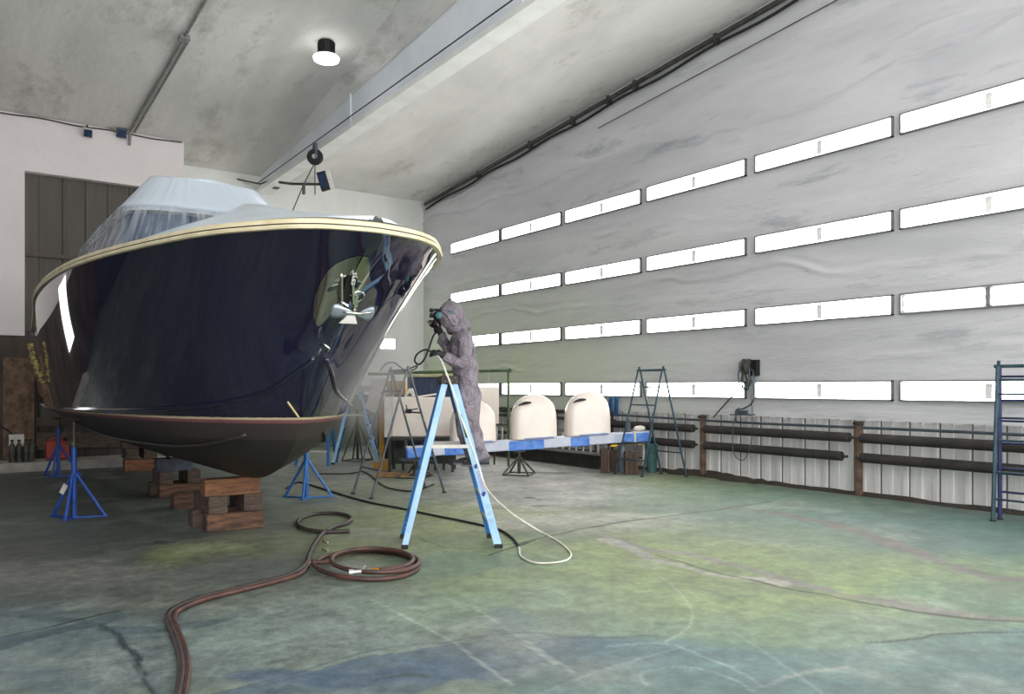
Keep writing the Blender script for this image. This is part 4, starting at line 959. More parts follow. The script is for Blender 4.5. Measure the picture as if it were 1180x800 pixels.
# cable reel on the wall with hanging loops
c=on_u(863,424,11.36)
t=thing('cable_reel',Vector((11.36,c.y,c.z-.15)),'dark cable reel hung on the white wall with loops of hose below','reel')
MB().box((11.40,c.y-.10,c.z),(.1,.14,.28)).build('back_plate',M_BLK,t,bevel=.01)
MB().lathe([(.13,-.07),(.14,-.05),(.11,-.03),(.11,.03),(.14,.05),(.13,.07)],(11.32,c.y+.02,c.z+.02),(0,1,.0),22).build('drum',M_DSTEEL,t,smooth=True,angle=40)
for i,(r,dz) in enumerate(((.13,-.02),(.15,-.06),(.12,-.10),(.16,-.03))):
    pts=[Vector((11.33-.02*i+.01*math.sin(k),c.y+(.03*i-.05)+r*.75*math.cos(2*math.pi*k/20),c.z+dz-.10+(.12+.035*i)*math.sin(2*math.pi*k/20))) for k in range(20)]
    MB().tube(pts,.012,6,closed=True).build('hose_loop',M_GSTEEL if i%2 else M_RUBB,t,smooth=True)
MB().tube(cr([(11.32,c.y-.12,c.z-.1),(11.34,c.y-.13,c.z-.45),(11.33,c.y-.08,c.z-.62),(11.33,c.y+.10,c.z-.72),(11.34,c.y+.26,c.z-.76),(11.38,c.y+.30,c.z-.98)],6),.016,6).build('hanging_hose',M_GSTEEL,t,smooth=True)
MB().tube(cr([(11.34,c.y-.04,c.z-.15),(11.34,c.y-.09,c.z-.9),(11.24,c.y-.14,c.z-1.3),(11.24,c.y+.02,c.z-1.62),(11.24,c.y+.24,c.z-1.5),(11.24,c.y+.24,c.z-1.0),(11.34,c.y+.2,c.z-.7)],6),.008,6).build('thin_cord',M_GSTEEL,t,smooth=True)
a=on_u(846,454,11.3); b=on_u(822,481,11.3); mb=MB(); mb.tube([a,b],.014,6); tag(mb.build('steel_rod',M_DSTEEL),'thin dark rod slanting down the wall left of the cable reel','rod')
a=on_u(843,478,11.33); b=on_u(868,478,11.33); mb=MB(); mb.bar(a,b,.1,.02); mb.box((a+b)/2+UP*.04,(.06,.2,.07)); tag(mb.build('small_shelf',M_GSTEEL),'narrow grey ledge with oddments under the cable reel','ledge')
# blue cloths hanging on the wall beyond the teal trestle
for x,w_ in ((705.5,'left'),(712,'right')):
    a=on_u(x,458,11.4); rows=[]
    for k in range(9):
        z=a.z-.40*k/8; rows.append([Vector((11.36-.02*math.sin(j*1.9+k*.3),a.y+.045*(j-1.5),z)) for j in range(4)])
    mb=MB(); mb.grid(rows); tag(mb.build('blue_cloth',mat('blue_cloth_'+w_,(44,104,164),.8,rgb2=(32,80,132),scale=12),None,smooth=True,solid=.01),f'narrow blue cloth hanging under the bottom lamp row, the {w_} strip of the pair','cloth','blue cloth strips')
# ladder lying on edge along the wall, dark beams below
t=thing('long_ladder',(10.72,14.4,.265),'long silvery ladder lying on its edge along the wall under the wrapped plank','ladder')
for z in (.30,.74): MB().bar((10.72,11.7,z),(10.72,17.2,z),.03,.07,(1,0,0)).build('side_rail',M_ALU,t)
for k in range(24): MB().cyl((10.72,11.8+.23*k,.33),(10.72,11.8+.23*k,.71),.024,8).build('rung',M_WHITE,t)
for k,(u,z,v0,v1,nm) in enumerate(((10.75,.13,12.0,17.4,'lower'),(11.22,.15,12.2,17.6,'rear'))):
    mb=MB(); L=v1-v0; mb.bar((u,v0,z+.13),(u,v1,z+.13),.2,.03,(1,0,0)); mb.bar((u,v0,z-.13),(u,v1,z-.13),.2,.03,(1,0,0)); mb.bar((u,v0,z),(u,v1,z),.03,.24,(1,0,0)); tag(mb.build('steel_beam',mat('dirty_steel_'+nm,(58,58,54),.7,rgb2=(40,40,38),scale=5)),f'dark dirty steel beam on the floor by the wall, {"in front under the long ladder" if k==0 else "tucked behind against the sheeting"}','beam','steel beams by the wall')
mb=MB()
t=thing('wall_rack',(11.34,14.8,0),'dark slatted rack against the wall behind the cream covers','rack')
for z in (1.12,.96,.52): MB().bar((11.34,12.2,z),(11.34,18.2,z),.05,.07,(1,0,0)).build('rack_rail',M_DSTEEL,t)
for k in range(13): MB().bar((11.36,12.3+.48*k,0),(11.36,12.3+.48*k,1.15),.04,.04,(1,0,0)).build('rack_post',M_DSTEEL,t)
# small crates and a tub by the plank end
M_CRATE=mat('brown_board',(92,74,62),.8,rgb2=(66,52,44),scale=7,stretch=(4,4,.6))
def crate(x,y,D,w,d,hh,label):
    p=at(x,y,D); p.z=0; t=thing('brown_crate',p,label,'crate','brown crates by the plank end')
    for i in range(3): MB().box(p+R_*((i-1)*w/3)-F_*(d/2-.01)+UP*(hh/2+.005),(w/3-.012,.02,hh),(R_,F_,UP)).build('front_board',M_CRATE,t)
    MB().box(p+F_*.01+UP*(hh/2+.005),(w-.02,d-.03,hh-.02),(R_,F_,UP)).build('inner_box',M_WOODG,t)
    MB().box(p+UP*(hh+.012),(w,d,.02),(R_,F_,UP)).build('lid',M_CRATE,t); return t
crate(697,541,15.3,.17,.2,.44,'narrow brown wooden crate at the left of the grey plank support')
crate(707,541,15.55,.15,.2,.40,'slim brown crate directly behind the grey plank support')
crate(727,541,15.1,.26,.25,.42,'wider brown crate between the grey plank support and the teal trestle')
p=at(751,540,15.35); p.z=0; t=thing('teal_tub',p,'teal plastic tub on the floor behind the leg of the teal trestle','tub')
MB().lathe([(.09,.004),(.12,.50),(.13,.52),(.13,.56),(.115,.56),(.10,.3),(.08,.03)],p,n=24).build('tub_body',mat('teal_plastic',(64,104,104),.5),t,smooth=True,angle=40)
MB().tube(cr([p+R_*-.13+UP*.5,p-F_*.145+UP*.40,p+R_*.13+UP*.5],8),.008,6).build('handle',M_GSTEEL,t)
# ================================================================ BY THE DARK DOOR
mb=MB(); mb.box((0.6,18.62,.09),(6.2,.95,.18)); struct(mb.build('trim_3',mat('pale_concrete_step',(168,166,158),.8,rgb2=(132,130,124),scale=3,bump=.2)))
a=on_v(5,412,18.98); b=on_v(38,412,18.98)
t=thing('rusty_steel_sheet',((a.x+b.x)/2,18.98,.18),'tall rusty brown steel sheet standing beside the dark door','steel sheet')
MB().box(((a.x+b.x)/2,19.0,1.23),(b.x-a.x,.05,2.1)).build('sheet',M_RUST,t)
for s in (a.x,b.x): MB().box((s,18.97,1.23),(.04,.08,2.1)).build('edge_angle',M_RUST,t)
for z,nm,tk,pa,pb in ((.95,'upper',.18,1.5,3.8),(.55,'lower',.36,1.7,3.6)):
    mb=MB(); mb.bar((1.35,19.02,z),(4.0,19.02,z),.05,tk); yp=19.12 if nm=='upper' else 19.05; mb.bar((pa,yp,.18),(pa,yp,z),.05,.05,(1,0,0)); mb.bar((pb,yp,.18),(pb,yp,z),.05,.05,(1,0,0)); tag(mb.build('wooden_board',M_WOODG if nm=='lower' else M_DARKPL),f'long dark weathered board across the foot of the door, the {nm} one','board','boards across the door')
p=on_v(66,540,18.5); p.z=.18; t=thing('red_jerry_can',p,'red jerry can on the concrete step behind the far jack stand','can')
M_RED=mat('faded_red',(176,62,44),.5,rgb2=(134,46,36),scale=5)
MB().box(p+UP*.2,(.42,.2,.38)).build('can_body',M_RED,t,bevel=.04); MB().cyl(p+Vector((.14,0,.38)),p+Vector((.16,0,.46)),.03,12).build('spout',M_BLK,t); MB().tube(cr([p+Vector((-.15,0,.38)),p+Vector((-.1,0,.45)),p+Vector((.05,0,.45)),p+Vector((.08,0,.38))],6),.014,8).build('handle',M_RED,t)
p=on_v(19,520,18.72); p.z=.18; mb=MB(); mb.box(p+UP*.38,(.26,.04,.32)); mb.box(p+UP*.11,(.06,.05,.22)); tag(mb.build('white_board',M_WHITE),'small square white board low in front of the rusty sheet','board')
for k,x in enumerate((14,22,30,36)):
    p=on_v(x,530,18.4); p.z=.18; t=thing('steel_bottle',p,f'short dark steel bottle on the step, {ORD[k]} from the picture\'s left edge','bottle','steel bottles on the step'); MB().lathe([(.055,0),(.06,.02),(.06,.30),(.03,.37),(.02,.38),(.02,.42)],p,n=14).build('bottle_body',M_DSTEEL,t,smooth=True,angle=50); MB().lathe([(.03,.42),(.03,.45)],p,n=10).build('valve',M_BLK,t)
pts=cr([on_v(-8,486,18.9),on_v(10,497,18.86),on_v(28,511,18.8),on_v(44,516,18.7)],6); mb=MB(); mb.tube(pts,.016,6); tag(mb.build('cable',M_RUBB,None,smooth=True),'black cable drooping in front of the rusty sheet','cable')
for x,nm in ((101,'left'),(140,'right')):
    p=on_v(x,153,VP_-.12); t=thing('wall_spotlight',p-UP*.15,f'small spotlight on the pink wall above the door, the {nm} one of two','spotlight','spotlights on the pink wall')
    MB().box(p,(.2,.12,.2),(Vector((1,0,0)),Vector((0,.9,.43)),Vector((0,-.43,.9)))).build('lamp_head',M_WHITE if nm=='left' else M_GSTEEL,t,bevel=.015); MB().box(p+Vector((0,-.06,-.03)),(.16,.012,.16),(Vector((1,0,0)),Vector((0,.9,.43)),Vector((0,-.43,.9)))).build('lens',M_GLASSD,t); MB().bar(p+UP*.08,p+Vector((0,.12,.2)),.03,.03).build('bracket',M_BLK,t)
mb=MB(); pts=[Vector((u,VP_-.03,ceil_z(VP_)-.03-.03*math.sin(u*2.2)**2)) for u in np.linspace(-3,4.25,40)]; mb.tube(pts,.015,6); tag(mb.build('cable',M_DSTEEL,None,smooth=True),'dark cable strung along the top edge of the pink wall','cable')
# ================================================================ UNDER THE ROOF
def onceil(x,y):
    a,b=ray(x); k=-(y-445)/900; D=(7.24+.09*VB-1.7)/(k+.09*b); return Vector((a*D,b*D,ceil_z(b*D)))
t=thing('ceiling_conduit',onceil(195,80)-UP*.05,'pair of grey conduits running along the ceiling to the pink wall','conduit')
a,b=onceil(246,-18),onceil(150,150); off=Vector((0,0,-.035))
M_COND=mat('grey_conduit',(150,150,146),.5,rgb2=(116,116,112),scale=6)
MB().tube([a+off,b+off],.026,8).build('conduit',M_COND,t,smooth=True,angle=40)
m_=a.lerp(b,.28); MB().tube([m_+off+Vector((.09,0,0)),b+off+Vector((.09,0,0))],.022,8).build('conduit',M_COND,t,smooth=True,angle=40)
MB().tube([b+off,Vector((b.x,VP_-.04,ceil_z(VP_)-.3))],.03,8).build('conduit_drop',M_COND,t)
mb=MB(); mb.box(m_+off,(.16,.2,.07)); mb.build('junction_box',M_COND,t)
t=thing('wall_top_pipe',(UW-.16,12,ceil_z(12)-.3),'dark pipe with strapped cables along the top of the white wall','pipe')
pts=[Vector((UW-.16,v,ceil_z(v)-.16)) for v in np.linspace(1,20.4,20)]; MB().tube(pts,.05,8).build('main_pipe',M_DSTEEL,t,smooth=True,angle=40)
pts=[Vector((UW-.13,v,ceil_z(v)-.26-.05*math.sin(v*1.3)**2)) for v in np.linspace(1,20.4,60)]; MB().tube(pts,.03,6).build('cable_bundle',M_RUBB,t,smooth=True)
for v in (9.5,11.6,12.4,13.6,15.2,17.5): MB().box((UW-.14,v,ceil_z(v)-.18),(.12,.07,.18)).build('strap',M_DSTEEL,t)
mb=MB(); mb.tube([Vector((UW-.09,v,ceil_z(v)-.62)) for v in (1,7,12.8)],.010,5); tag(mb.build('cable',M_DSTEEL),'thin taut wire along the white wall below the dark top pipe','cable')
# pulley block on the beam with its line, floodlight on an arm
p=Vector((BU-.24,17.6,bz(17.6)+.02)); p=at(363,181,16.6)
t=thing('pulley_block',p-UP*.2,'dark pulley block hanging on the near side of the roof beam','pulley')
MB().lathe([(.15,-.05),(.17,-.03),(.13,0),(.17,.03),(.15,.05)],p,-F_,22).build('sheave',M_BLK,t,smooth=True,angle=40); MB().lathe([(.05,-.07),(.05,.07)],p,-F_,12).build('hub',M_ALU,t); MB().bar(p+UP*.28,p-UP*.05,.05,.16).build('cheek_plate',M_GSTEEL,t)
mb=MB(); mb.tube([p-UP*.17,p-UP*.80],.012,6); tag(mb.build('hanging_cable',M_DSTEEL),'short dark line hanging straight down from the pulley block','cable')
Dp=p.dot(F_); mb=MB(); mb.tube([at(363,187,Dp),at(349,215,Dp-.4),at(336,246,Dp-.9)],.012,6); mb.box(at(350,219,Dp-.4),(.05,.05,.18)); tag(mb.build('hanging_cable',M_DSTEEL),'slanting dark line running from the pulley block down to the yacht','cable')
t=thing('floodlight',at(374,220,Dp+.6),'black framed floodlight on a bracket beside the end of the roof beam','floodlight')
c=at(373,209,Dp+.6); fx=(R_*.96+UP*.28).normalized(); up2=(UP*.96-R_*.28).normalized()
MB().box(c,(.2,.10,.42),(fx,F_,up2)).build('housing',M_BLK,t,bevel=.012); MB().box(c-F_*.055,(.15,.012,.32),(fx,F_,up2)).build('glass',M_GLASSD,t); MB().box(c+fx*.14+F_*.02,(.08,.1,.40),(fx,F_,up2)).build('side_bracket',M_WHITE,t)
MB().tube([c-fx*.05+UP*-.05,at(336,212,Dp+.9),at(322,210,Dp+1.2)],.03,8).build('arm',M_DSTEEL,t)
t=thing('junction_box',at(317,212,19.6),'dark bracket where the roof beam meets the back wall','bracket')
c=at(318,206,20.0); MB().box(c,(.14,.2,.5)).build('bracket_plate',M_DSTEEL,t); MB().tube([c,at(300,212,20.2),at(216,195,20.6)],.02,6).build('conduit',M_DSTEEL,t)
# ================================================================ HOSES ON THE FLOOR
M_REDH=mat('red_brown_hose',(92,60,52),.45,rgb2=(58,45,43),scale=6); M_DRKH=mat('dark_hose',(72,62,58),.5,rgb2=(50,46,46),scale=6); M_WHT=mat('white_hose',(222,218,206),.5)
def hose(px,r,m,name,label,n=8,lift=None,pts3=None):
    pts=[fl(x,y,r) for x,y in px] if pts3 is None else pts3
    P=cr(pts,n)
    if lift:
        for i,p in enumerate(P): p.z=r+lift(i/len(P))
    mb=MB(); mb.tube(P,r,8); return mb.build(name,m,None,smooth=True)
tail=[(198,830),(205,800),(209,770),(205,745),(196,722),(193,712),(200,702),(228,690),(268,680),(312,669),(340,660),(353,650)]
o=hose(tail+[(356,640),(362,628),(372,615),(386,607),(399,603),(405,597),(392,592),(366,592),(348,597),(343,603),(350,609),(372,613),(403,612)],.024,M_DRKH,'air_hose','')
tag(o,'dark air hose trailing forward over the floor, ending in an open loop under the bow','hose')
off=lambda l,dx,dy: [(x+dx,y+dy) for x,y in l]
coil=[(357,653),(359,646),(372,640),(395,635),(425,633),(458,635),(476,641),(483,650),(478,660),(455,668),(425,671),(395,668),(370,661),(360,652),(366,644),(388,639)]
coil2=[(388,645),(386,652),(398,660),(425,664),(455,661),(474,653),(480,646)]
t=thing('coiled_hose',fl(420,652),'red brown hose coiled in rings on the floor with a valve at its end','hose')
r=.022
def ell(cx,cy,rx,ry,a0,a1,n): return [(cx+rx*math.cos(a0+(a1-a0)*k/n), cy+ry*math.sin(a0+(a1-a0)*k/n)) for k in range(n+1)]
path=off(tail[:-1],7,1)+[(357,648)]+ell(422,652,60,17,math.pi*.98,math.pi*3.0,22)[1:]+ell(432,652,51,15,math.pi*1.02,math.pi*2.9,20)+ell(429,652,47,13,math.pi*.95,math.pi*2.45,14)
P=[fl(x,y,r) for x,y in path]; P=cr(P,5); nP=len(P)
for i,p in enumerate(P):
    f=i/nP; p.z=r+ (0 if f<.36 else .028*min(1,(f-.36)/.1) if f<.62 else .028+.03*min(1,(f-.62)/.1))
MB().tube(P,r,8).build('hose_body',M_REDH,t,smooth=True)
Q=[fl(x,y,r) for x,y in ((352,662),(372,668),(400,671),(428,668))]
e=P[-1]; d=(P[-1]-P[-3]).normalized()
MB().cyl(e,e+d*.07,.024,12).build('ferrule',M_BRASS,t); MB().cyl(e+d*.07,e+d*.22,.02,12).build('valve_body',M_ALU,t); MB().bar(e+d*.15,e+d*.17+UP*.05+R_*.05,.014,.02).build('valve_lever',M_ALU,t); MB().cyl(e+d*.22,e+d*.26,.028,12).build('coupling',M_ALU,t)
for k,(x,y) in enumerate(((374,624),(374,633))):
    p=fl(x,y,.012); t=thing('hose_fitting',p-UP*.012,f'small pale metal fitting on the floor beside the dark hose, the {"upper" if k==0 else "lower"} one','fitting','hose fittings'); MB().cyl(p,p+R_*.05-F_*.06,.011,8).build('nipple',M_ALU,t); MB().cyl(p-R_*.02+F_*.03,p,.014,6).build('nut',M_BRASS,t)
o=hose([(330,563),(345,556),(380,566),(407,574),(430,580),(462,586),(500,594),(540,602),(570,609),(582,614),(592,622),(598,630)],.014,M_RUBB,'air_hose',''); tag(o,'thin black hose crossing the floor under the blue ladder','hose')
o=hose([(366,546),(400,546),(420,544),(436,556),(450,563),(478,566),(500,558)],.012,M_RUBB,'air_hose',''); tag(o,'thin black hose snaking between the feet of the grey trestle','hose')
# ================================================================ THE PAINTER ON THE LADDER
D0=8.43
def Q(x,y,d=0): return at(x,y,D0+d)
def skin(name,verts,edges,radii,m,parent,sub=2,root=0,post=None):
    me=bpy.data.meshes.new(name); me.from_pydata([tuple(v) for v in verts],edges,[]); o=bpy.data.objects.new(name,me); COL.objects.link(o)
    md=o.modifiers.new('skin','SKIN'); md.use_smooth_shade=True; md.branch_smoothing=.6
    for i,sv in enumerate(me.skin_vertices[0].data):
        r=radii[i]; sv.radius=(r,r) if not isinstance(r,tuple) else r; sv.use_root=(i==root)
    s=o.modifiers.new('sub','SUBSURF'); s.levels=sub; s.render_levels=sub
    dg=bpy.context.evaluated_depsgraph_get(); ev=o.evaluated_get(dg); nm=bpy.data.meshes.new_from_object(ev)
    bpy.data.objects.remove(o); 
    if post: 
        for v in nm.vertices: v.co=post(v.co)
    org=parent.location if parent.parent is None else parent.parent.location
    for v in nm.vertices: v.co=v.co-org
    nm.materials.clear(); nm.materials.append(m); nm.polygons.foreach_set('use_smooth',[True]*len(nm.polygons))
    o=bpy.data.objects.new(name,nm); COL.objects.link(o); o.parent=parent; return o
M_SKIN=mat('skin',(196,150,128),.5,var=.04)
def cloth_mat():
    m,nt,b=new_mat('purple_grey_coverall'); L=nt.links.new; tc=N(nt,'ShaderNodeTexCoord')
    n=N(nt,'ShaderNodeTexNoise',Scale=6.0,Detail=5.0,Roughness=.6,Distortion=1.2); L(tc.outputs['Object'],n.inputs['Vector'])
    r=N(nt,'ShaderNodeValToRGB'); r.color_ramp.elements[0].position=.3; r.color_ramp.elements[0].color=(*lin((104,96,106)),1); r.color_ramp.elements[1].position=.7; r.color_ramp.elements[1].color=(*lin((146,138,147)),1); L(n.outputs['Fac'],r.inputs[0]); L(r.outputs[0],b.inputs['Base Color'])
    w=N(nt,'ShaderNodeTexNoise',Scale=7.0,Detail=4.0,Distortion=2.6); L(tc.outputs['Object'],w.inputs['Vector'])
    bp=N(nt,'ShaderNodeBump',Strength=.9,Distance=.07); L(w.outputs['Fac'],bp.inputs['Height']); L(bp.outputs[0],b.inputs['Normal']); b.inputs['Roughness'].default_value=.75; return m
M_SUIT=cloth_mat()
per=thing('person',Q(545,536),'person in a purple grey hooded coverall and respirator spraying from the blue step ladder','person')
# joints: near side (towards the room, smaller depth) and far side
J=dict(pel=Q(541,455),bel=Q(537,432),che=Q(534,408),sho=Q(532,388),nek=Q(526,375),
 hipn=Q(542,461,-.09),kneen=Q(541,494,-.10),ankn=Q(555,526,-.10),
 hipf=Q(540,461,.09),kneef=Q(533,492,.10),ankf=Q(545,524,.10),
 sn=Q(537,389,-.19),en=Q(535,421,-.27),wn=Q(511,409,-.24),
 sf=Q(529,389,.19),ef=Q(514,406,.25),wf=Q(508,382,.14))
names=list(J); ix={n:i for i,n in enumerate(names)}
bones=[('pel','bel'),('bel','che'),('che','sho'),('sho','nek'),('pel','hipn'),('hipn','kneen'),('kneen','ankn'),('pel','hipf'),('hipf','kneef'),('kneef','ankf'),('sho','sn'),('sn','en'),('en','wn'),('sho','sf'),('sf','ef'),('ef','wf')]
def hand(side,w,fdir,pdir,curl,rs,out_v,out_e,out_r,base,length=.19):
    """palm and five bent fingers: fdir along the hand, pdir where the palm faces"""
    f=fdir.normalized(); p=(pdir-f*pdir.dot(f)).normalized(); s=f.cross(p)*side
    i0=len(out_v); out_v.append(w+f*.035); out_r.append((.030*rs,.022*rs)); out_e.append((base,i0))
    out_v.append(w+f*.085); out_r.append((.036*rs,.020*rs)); out_e.append((i0,i0+1))
    for k,(o,l) in enumerate(((-.030,.066),(-.010,.076),(.011,.072),(.031,.058))):
        a=w+f*.098+s*o; j=len(out_v); out_v.append(a); out_r.append(.0105*rs); out_e.append((i0+1,j)); d=f.copy(); q=a; 
        for n in range(3):
            th=curl*(n+1); d=(f*math.cos(th)+p*math.sin(th)); q=q+d*(l*(.45 if n==0 else .32 if n==1 else .25)); out_v.append(q); out_r.append((.0098-.0008*n)*rs); out_e.append((len(out_v)-2,len(out_v)-1))
    a=w+f*.045-s*.034; j=len(out_v); out_v.append(a); out_r.append(.013*rs); out_e.append((i0,j)); q=a+(f*.6-s*.55+p*.5).normalized()*.036; out_v.append(q); out_r.append(.0115*rs); out_e.append((j,j+1)); q=q+(f*.8+p*.55+s*.1).normalized()*.03; out_v.append(q); out_r.append(.0095*rs); out_e.append((j+1,j+2))
fwd=-R_                                         # faces the hull
handn=dict(fdir=(-R_*.95+UP*.22),pdir=(F_*.6-UP*.5),curl=.55,side=1)
handf=dict(fdir=(-R_*.75+UP*.75),pdir=(-F_*.8-UP*.1),curl=.55,side=-1)
# body: one continuous surface from head to hands and feet, with a face
V=[J[n].copy() for n in names]; Rd=dict(pel=.135,bel=.12,che=(.145,.13),sho=.115,nek=.05,hipn=.085,kneen=.058,ankn=.042,hipf=.085,kneef=.058,ankf=.042,sn=.06,en=.042,wn=.03,sf=.06,ef=.042,wf=.03)
RR=[Rd[n] for n in names]; E=[(ix[a],ix[b]) for a,b in bones]
hc=Q(518.5,362); face=fwd*.98+UP*.20; face.normalize(); fup=(UP-face*UP.dot(face)).normalized(); fs=face.cross(fup)
def addv(p,r,b): V.append(p); RR.append(r); E.append((b,len(V)-1)); return len(V)-1
h1=addv(hc-fup*.06-face*.01,.075,ix['nek']); h2=addv(hc+fup*.02,.088,h1); h3=addv(hc+fup*.075-face*.005,.066,h2)
for s,k in ((1,'ankn'),(-1,'ankf')):
    a=addv(J[k]-UP*.055+fwd*.03,.036,ix[k]); b=addv(J[k]-UP*.068+fwd*.12,.033,a); addv(J[k]-UP*.072+fwd*.19,.024,b)
hand(w=J['wn'],rs=1.0,out_v=V,out_e=E,out_r=RR,base=ix['wn'],**handn); hand(w=J['wf'],rs=1.0,out_v=V,out_e=E,out_r=RR,base=ix['wf'],**handf)
def facepost(co):
    d=co-hc; a=d.dot(face); u=d.dot(fup); s=d.dot(fs)
    if abs(u)<.14 and a>.03 and abs(s)<.09:
        k=0
        k+=.022*math.exp(-((u+.012)/.022)**2-(s/.013)**2)            # nose
        k-=.010*(math.exp(-((u-.022)/.014)**2-((s-.032)/.016)**2)+math.exp(-((u-.022)/.014)**2-((s+.032)/.016)**2))
        k+=.007*math.exp(-((u-.042)/.012)**2-(s/.05)**2)             # brow
        k+=.006*math.exp(-((u+.055)/.009)**2-(s/.022)**2)            # lips
        k+=.008*math.exp(-((u+.085)/.016)**2-(s/.024)**2)            # chin
        co=co+face*k
    return co
body=skin('body',V,E,RR,M_SKIN,per,2,ix['pel'],facepost)
# coverall over it
SR=dict(pel=(.178,.180),bel=(.17,.178),che=(.185,.19),sho=.155,nek=.10,hipn=.126,kneen=.104,ankn=.092,hipf=.126,kneef=.10,ankf=.09,sn=.098,en=.088,wn=.054,sf=.086,ef=.07,wf=.048)
V=[J[n].copy() for n in names]; RR=[SR[n] for n in names]; E=[(ix[a],ix[b]) for a,b in bones]
for k in ('ankn','ankf'):
    V.append(J[k]-UP*.05+R_*.008); RR.append(.088); E.append((ix[k],len(V)-1))
# in-between joints let the cloth bunch and sag
def mid(a,b,t,r,dv=Vector()):
    i,j=ix[a],ix[b]
    if (i,j) in E: E.remove((i,j))
    V.append(J[a].lerp(J[b],t)+dv); RR.append(r); E.append((i,len(V)-1)); E.append((len(V)-1,j))
mid('hipn','kneen',.5,.108,R_*.012); mid('kneen','ankn',.55,.096,R_*.01); mid('hipf','kneef',.5,.106); mid('kneef','ankf',.55,.092); mid('sn','en',.55,.083); mid('en','wn',.45,.068,-UP*.02); mid('sf','ef',.5,.075)
def crease(co):
    d=co-per.location; h=d.z; 
    n=(.5-2.2*abs(math.sin(h*13+d.dot(F_)*6+d.dot(R_)*9+1.5*math.sin(h*5)))**.6+1.1)*.6+(1.2-2*abs(math.sin(h*8-d.dot(R_)*13+2*math.sin(h*4+1)))**.5)*.6
    v=co-Vector((J['bel'].x,J['bel'].y,co.z)); v.z=0
    return co+(v.normalized()*n*.021 if v.length>1e-4 else Vector())
cov=skin('coverall',V,E,RR,M_SUIT,per,3,ix['pel'],crease)
# hood: open at the face
rows=[]
for i in range(15):
    t=i/14; a0=-.42+t*(math.pi*.5+.42+.55)                              # from face opening over to the nape
    row=[]
    for k in range(25):
        b=math.pi*2*k/24; rr=.138*math.sin(min(math.pi*.98,.62+t*(math.pi-.64)))
        ax=.138*math.cos(min(math.pi*.98,.62+t*(math.pi-.64)))
        wob=1+.035*math.sin(b*5+i*.8)+.02*math.sin(b*9-i)
        row.append(hc-face*.012+face*ax*.95*wob+fup*(rr*math.cos(b)*1.08*wob-.005)+fs*(rr*math.sin(b)*.92*wob))
    rows.append(row)
mb=MB(); mb.grid(rows); hood=mb.build('hood',M_SUIT,per,smooth=True,solid=.012)
mb=MB()                                                            # gathered collar of the hood
for j,(off,r) in enumerate(((Vector((0,0,-.06)),.070),(Vector((0,0,-.10)),.078),(Vector((0,0,-.135)),.085),(Vector((0,0,-.17)),.092))):
    c=hc.lerp(J['sho'],.22+.14*j); c=c+R_*.016
    mb.tube([c+R_*(r*math.cos(a)*1.02)+F_*(r*math.sin(a))+UP*(.02*math.cos(a)+.012*math.sin(a*3+j)) for a in [2*math.pi*k/20 for k in range(20)]],.042,10,closed=True)
mb.build('hood_collar',M_SUIT,per,smooth=True)
# gloves
for side,hd,w,e in (('n',handn,'wn','en'),('f',handf,'wf','ef')):
    gv=[J[w]-(J[w]-J[e]).normalized()*.05,J[w]+hd['fdir'].normalized()*.0]; ge=[(0,1)]; gr=[.050,.046]
    hand(w=J[w],rs=1.4,out_v=gv,out_e=ge,out_r=gr,base=1,**hd); skin('glove',gv,ge,gr,M_RUBB,per,2,1)
# shoes
for k,dx in (('ankn',0),('ankf',0)):
    a=J[k]-UP*.045; rows=[]
    for i in range(11):
        t=i/10; L=-.085+t*.29; wd=.042+.012*math.sin(t*math.pi)-(.02 if t>.95 else 0)-(.012 if t<.05 else 0); hh=.095*(1-t*.55)*(1 if t<.9 else .8); row=[]
        for q in range(12):
            b=2*math.pi*q/12; z=max(-.0,hh*.5+hh*.55*math.sin(b)); row.append(a+fwd*L+F_*(wd*math.cos(b))+UP*(-.05+z))
        rows.append(row)
    mb=MB(); mb.grid(rows,closed=True); mb.add(rows[0],[tuple(range(12))]); mb.add(rows[-1],[tuple(range(12))]); s=mb.build('shoe',mat('dark_shoe',(52,54,58),.6),per,smooth=True)
    mb=MB(); mb.prism([a+fwd*L+F_*w+UP*-.062 for L,w in ((-.095,-.035),(-.06,-.048),(.12,-.055),(.20,-.03),(.215,0),(.20,.03),(.12,.055),(-.06,.048),(-.095,.035))],UP*.022); mb.build('sole',mat('grey_sole',(120,120,122),.7),s)
# respirator: mask, two round filters, straps, goggles with side lamp
mc=hc+face*.115-fup*.045
mb=MB(); mb.ball(mc,.062,14,(1.0,.95,1.05),(face,fs,fup)); rsp=mb.build('respirator',M_RUBB,per,smooth=True)
M_TEALP=mat('teal_filter',(60,104,110),.4)
for s in (-1,1):
    c=mc+fs*s*.068-face*.012; MB().lathe([(.026,0),(.038,.008),(.038,.03),(.030,.036)],c,fs*s,20).build('filter',M_TEALP,rsp,smooth=True,angle=40)
MB().lathe([(.02,0),(.026,.03),(.026,.05),(.018,.052)],mc+face*.045-fup*.01,face,16).build('valve',M_BLK,rsp)
MB().lathe([(.015,0),(.02,.03),(.02,.045)],mc-fup*.05+face*.01,-fup+face*.3,14).build('outlet',M_BLK,rsp)
M_STRAP=mat('blue_grey_strap',(88,108,126),.6)
for dz,tilt in ((.0,.15),(.028,-.25)):
    pts=[]
    for k in range(15):
        b=math.pi*(-.5+k/14); pts.append(hc-face*.012+fs*(.133*math.sin(b))*1.0+(-face*(.130*math.cos(b))+face*.02)+fup*(dz+tilt*.10*math.cos(b)))
    MB().tube([mc+fs*-.06]+pts+[mc+fs*.06],.008,6).build('strap',M_STRAP,rsp)
gg=MB(); gg.box(hc+face*.085+fup*.028,(.05,.16,.062),(face,fs,fup)); gl=gg.build('goggles',mat('smoked_lens',(52,62,72),.15),per,bevel=.018)
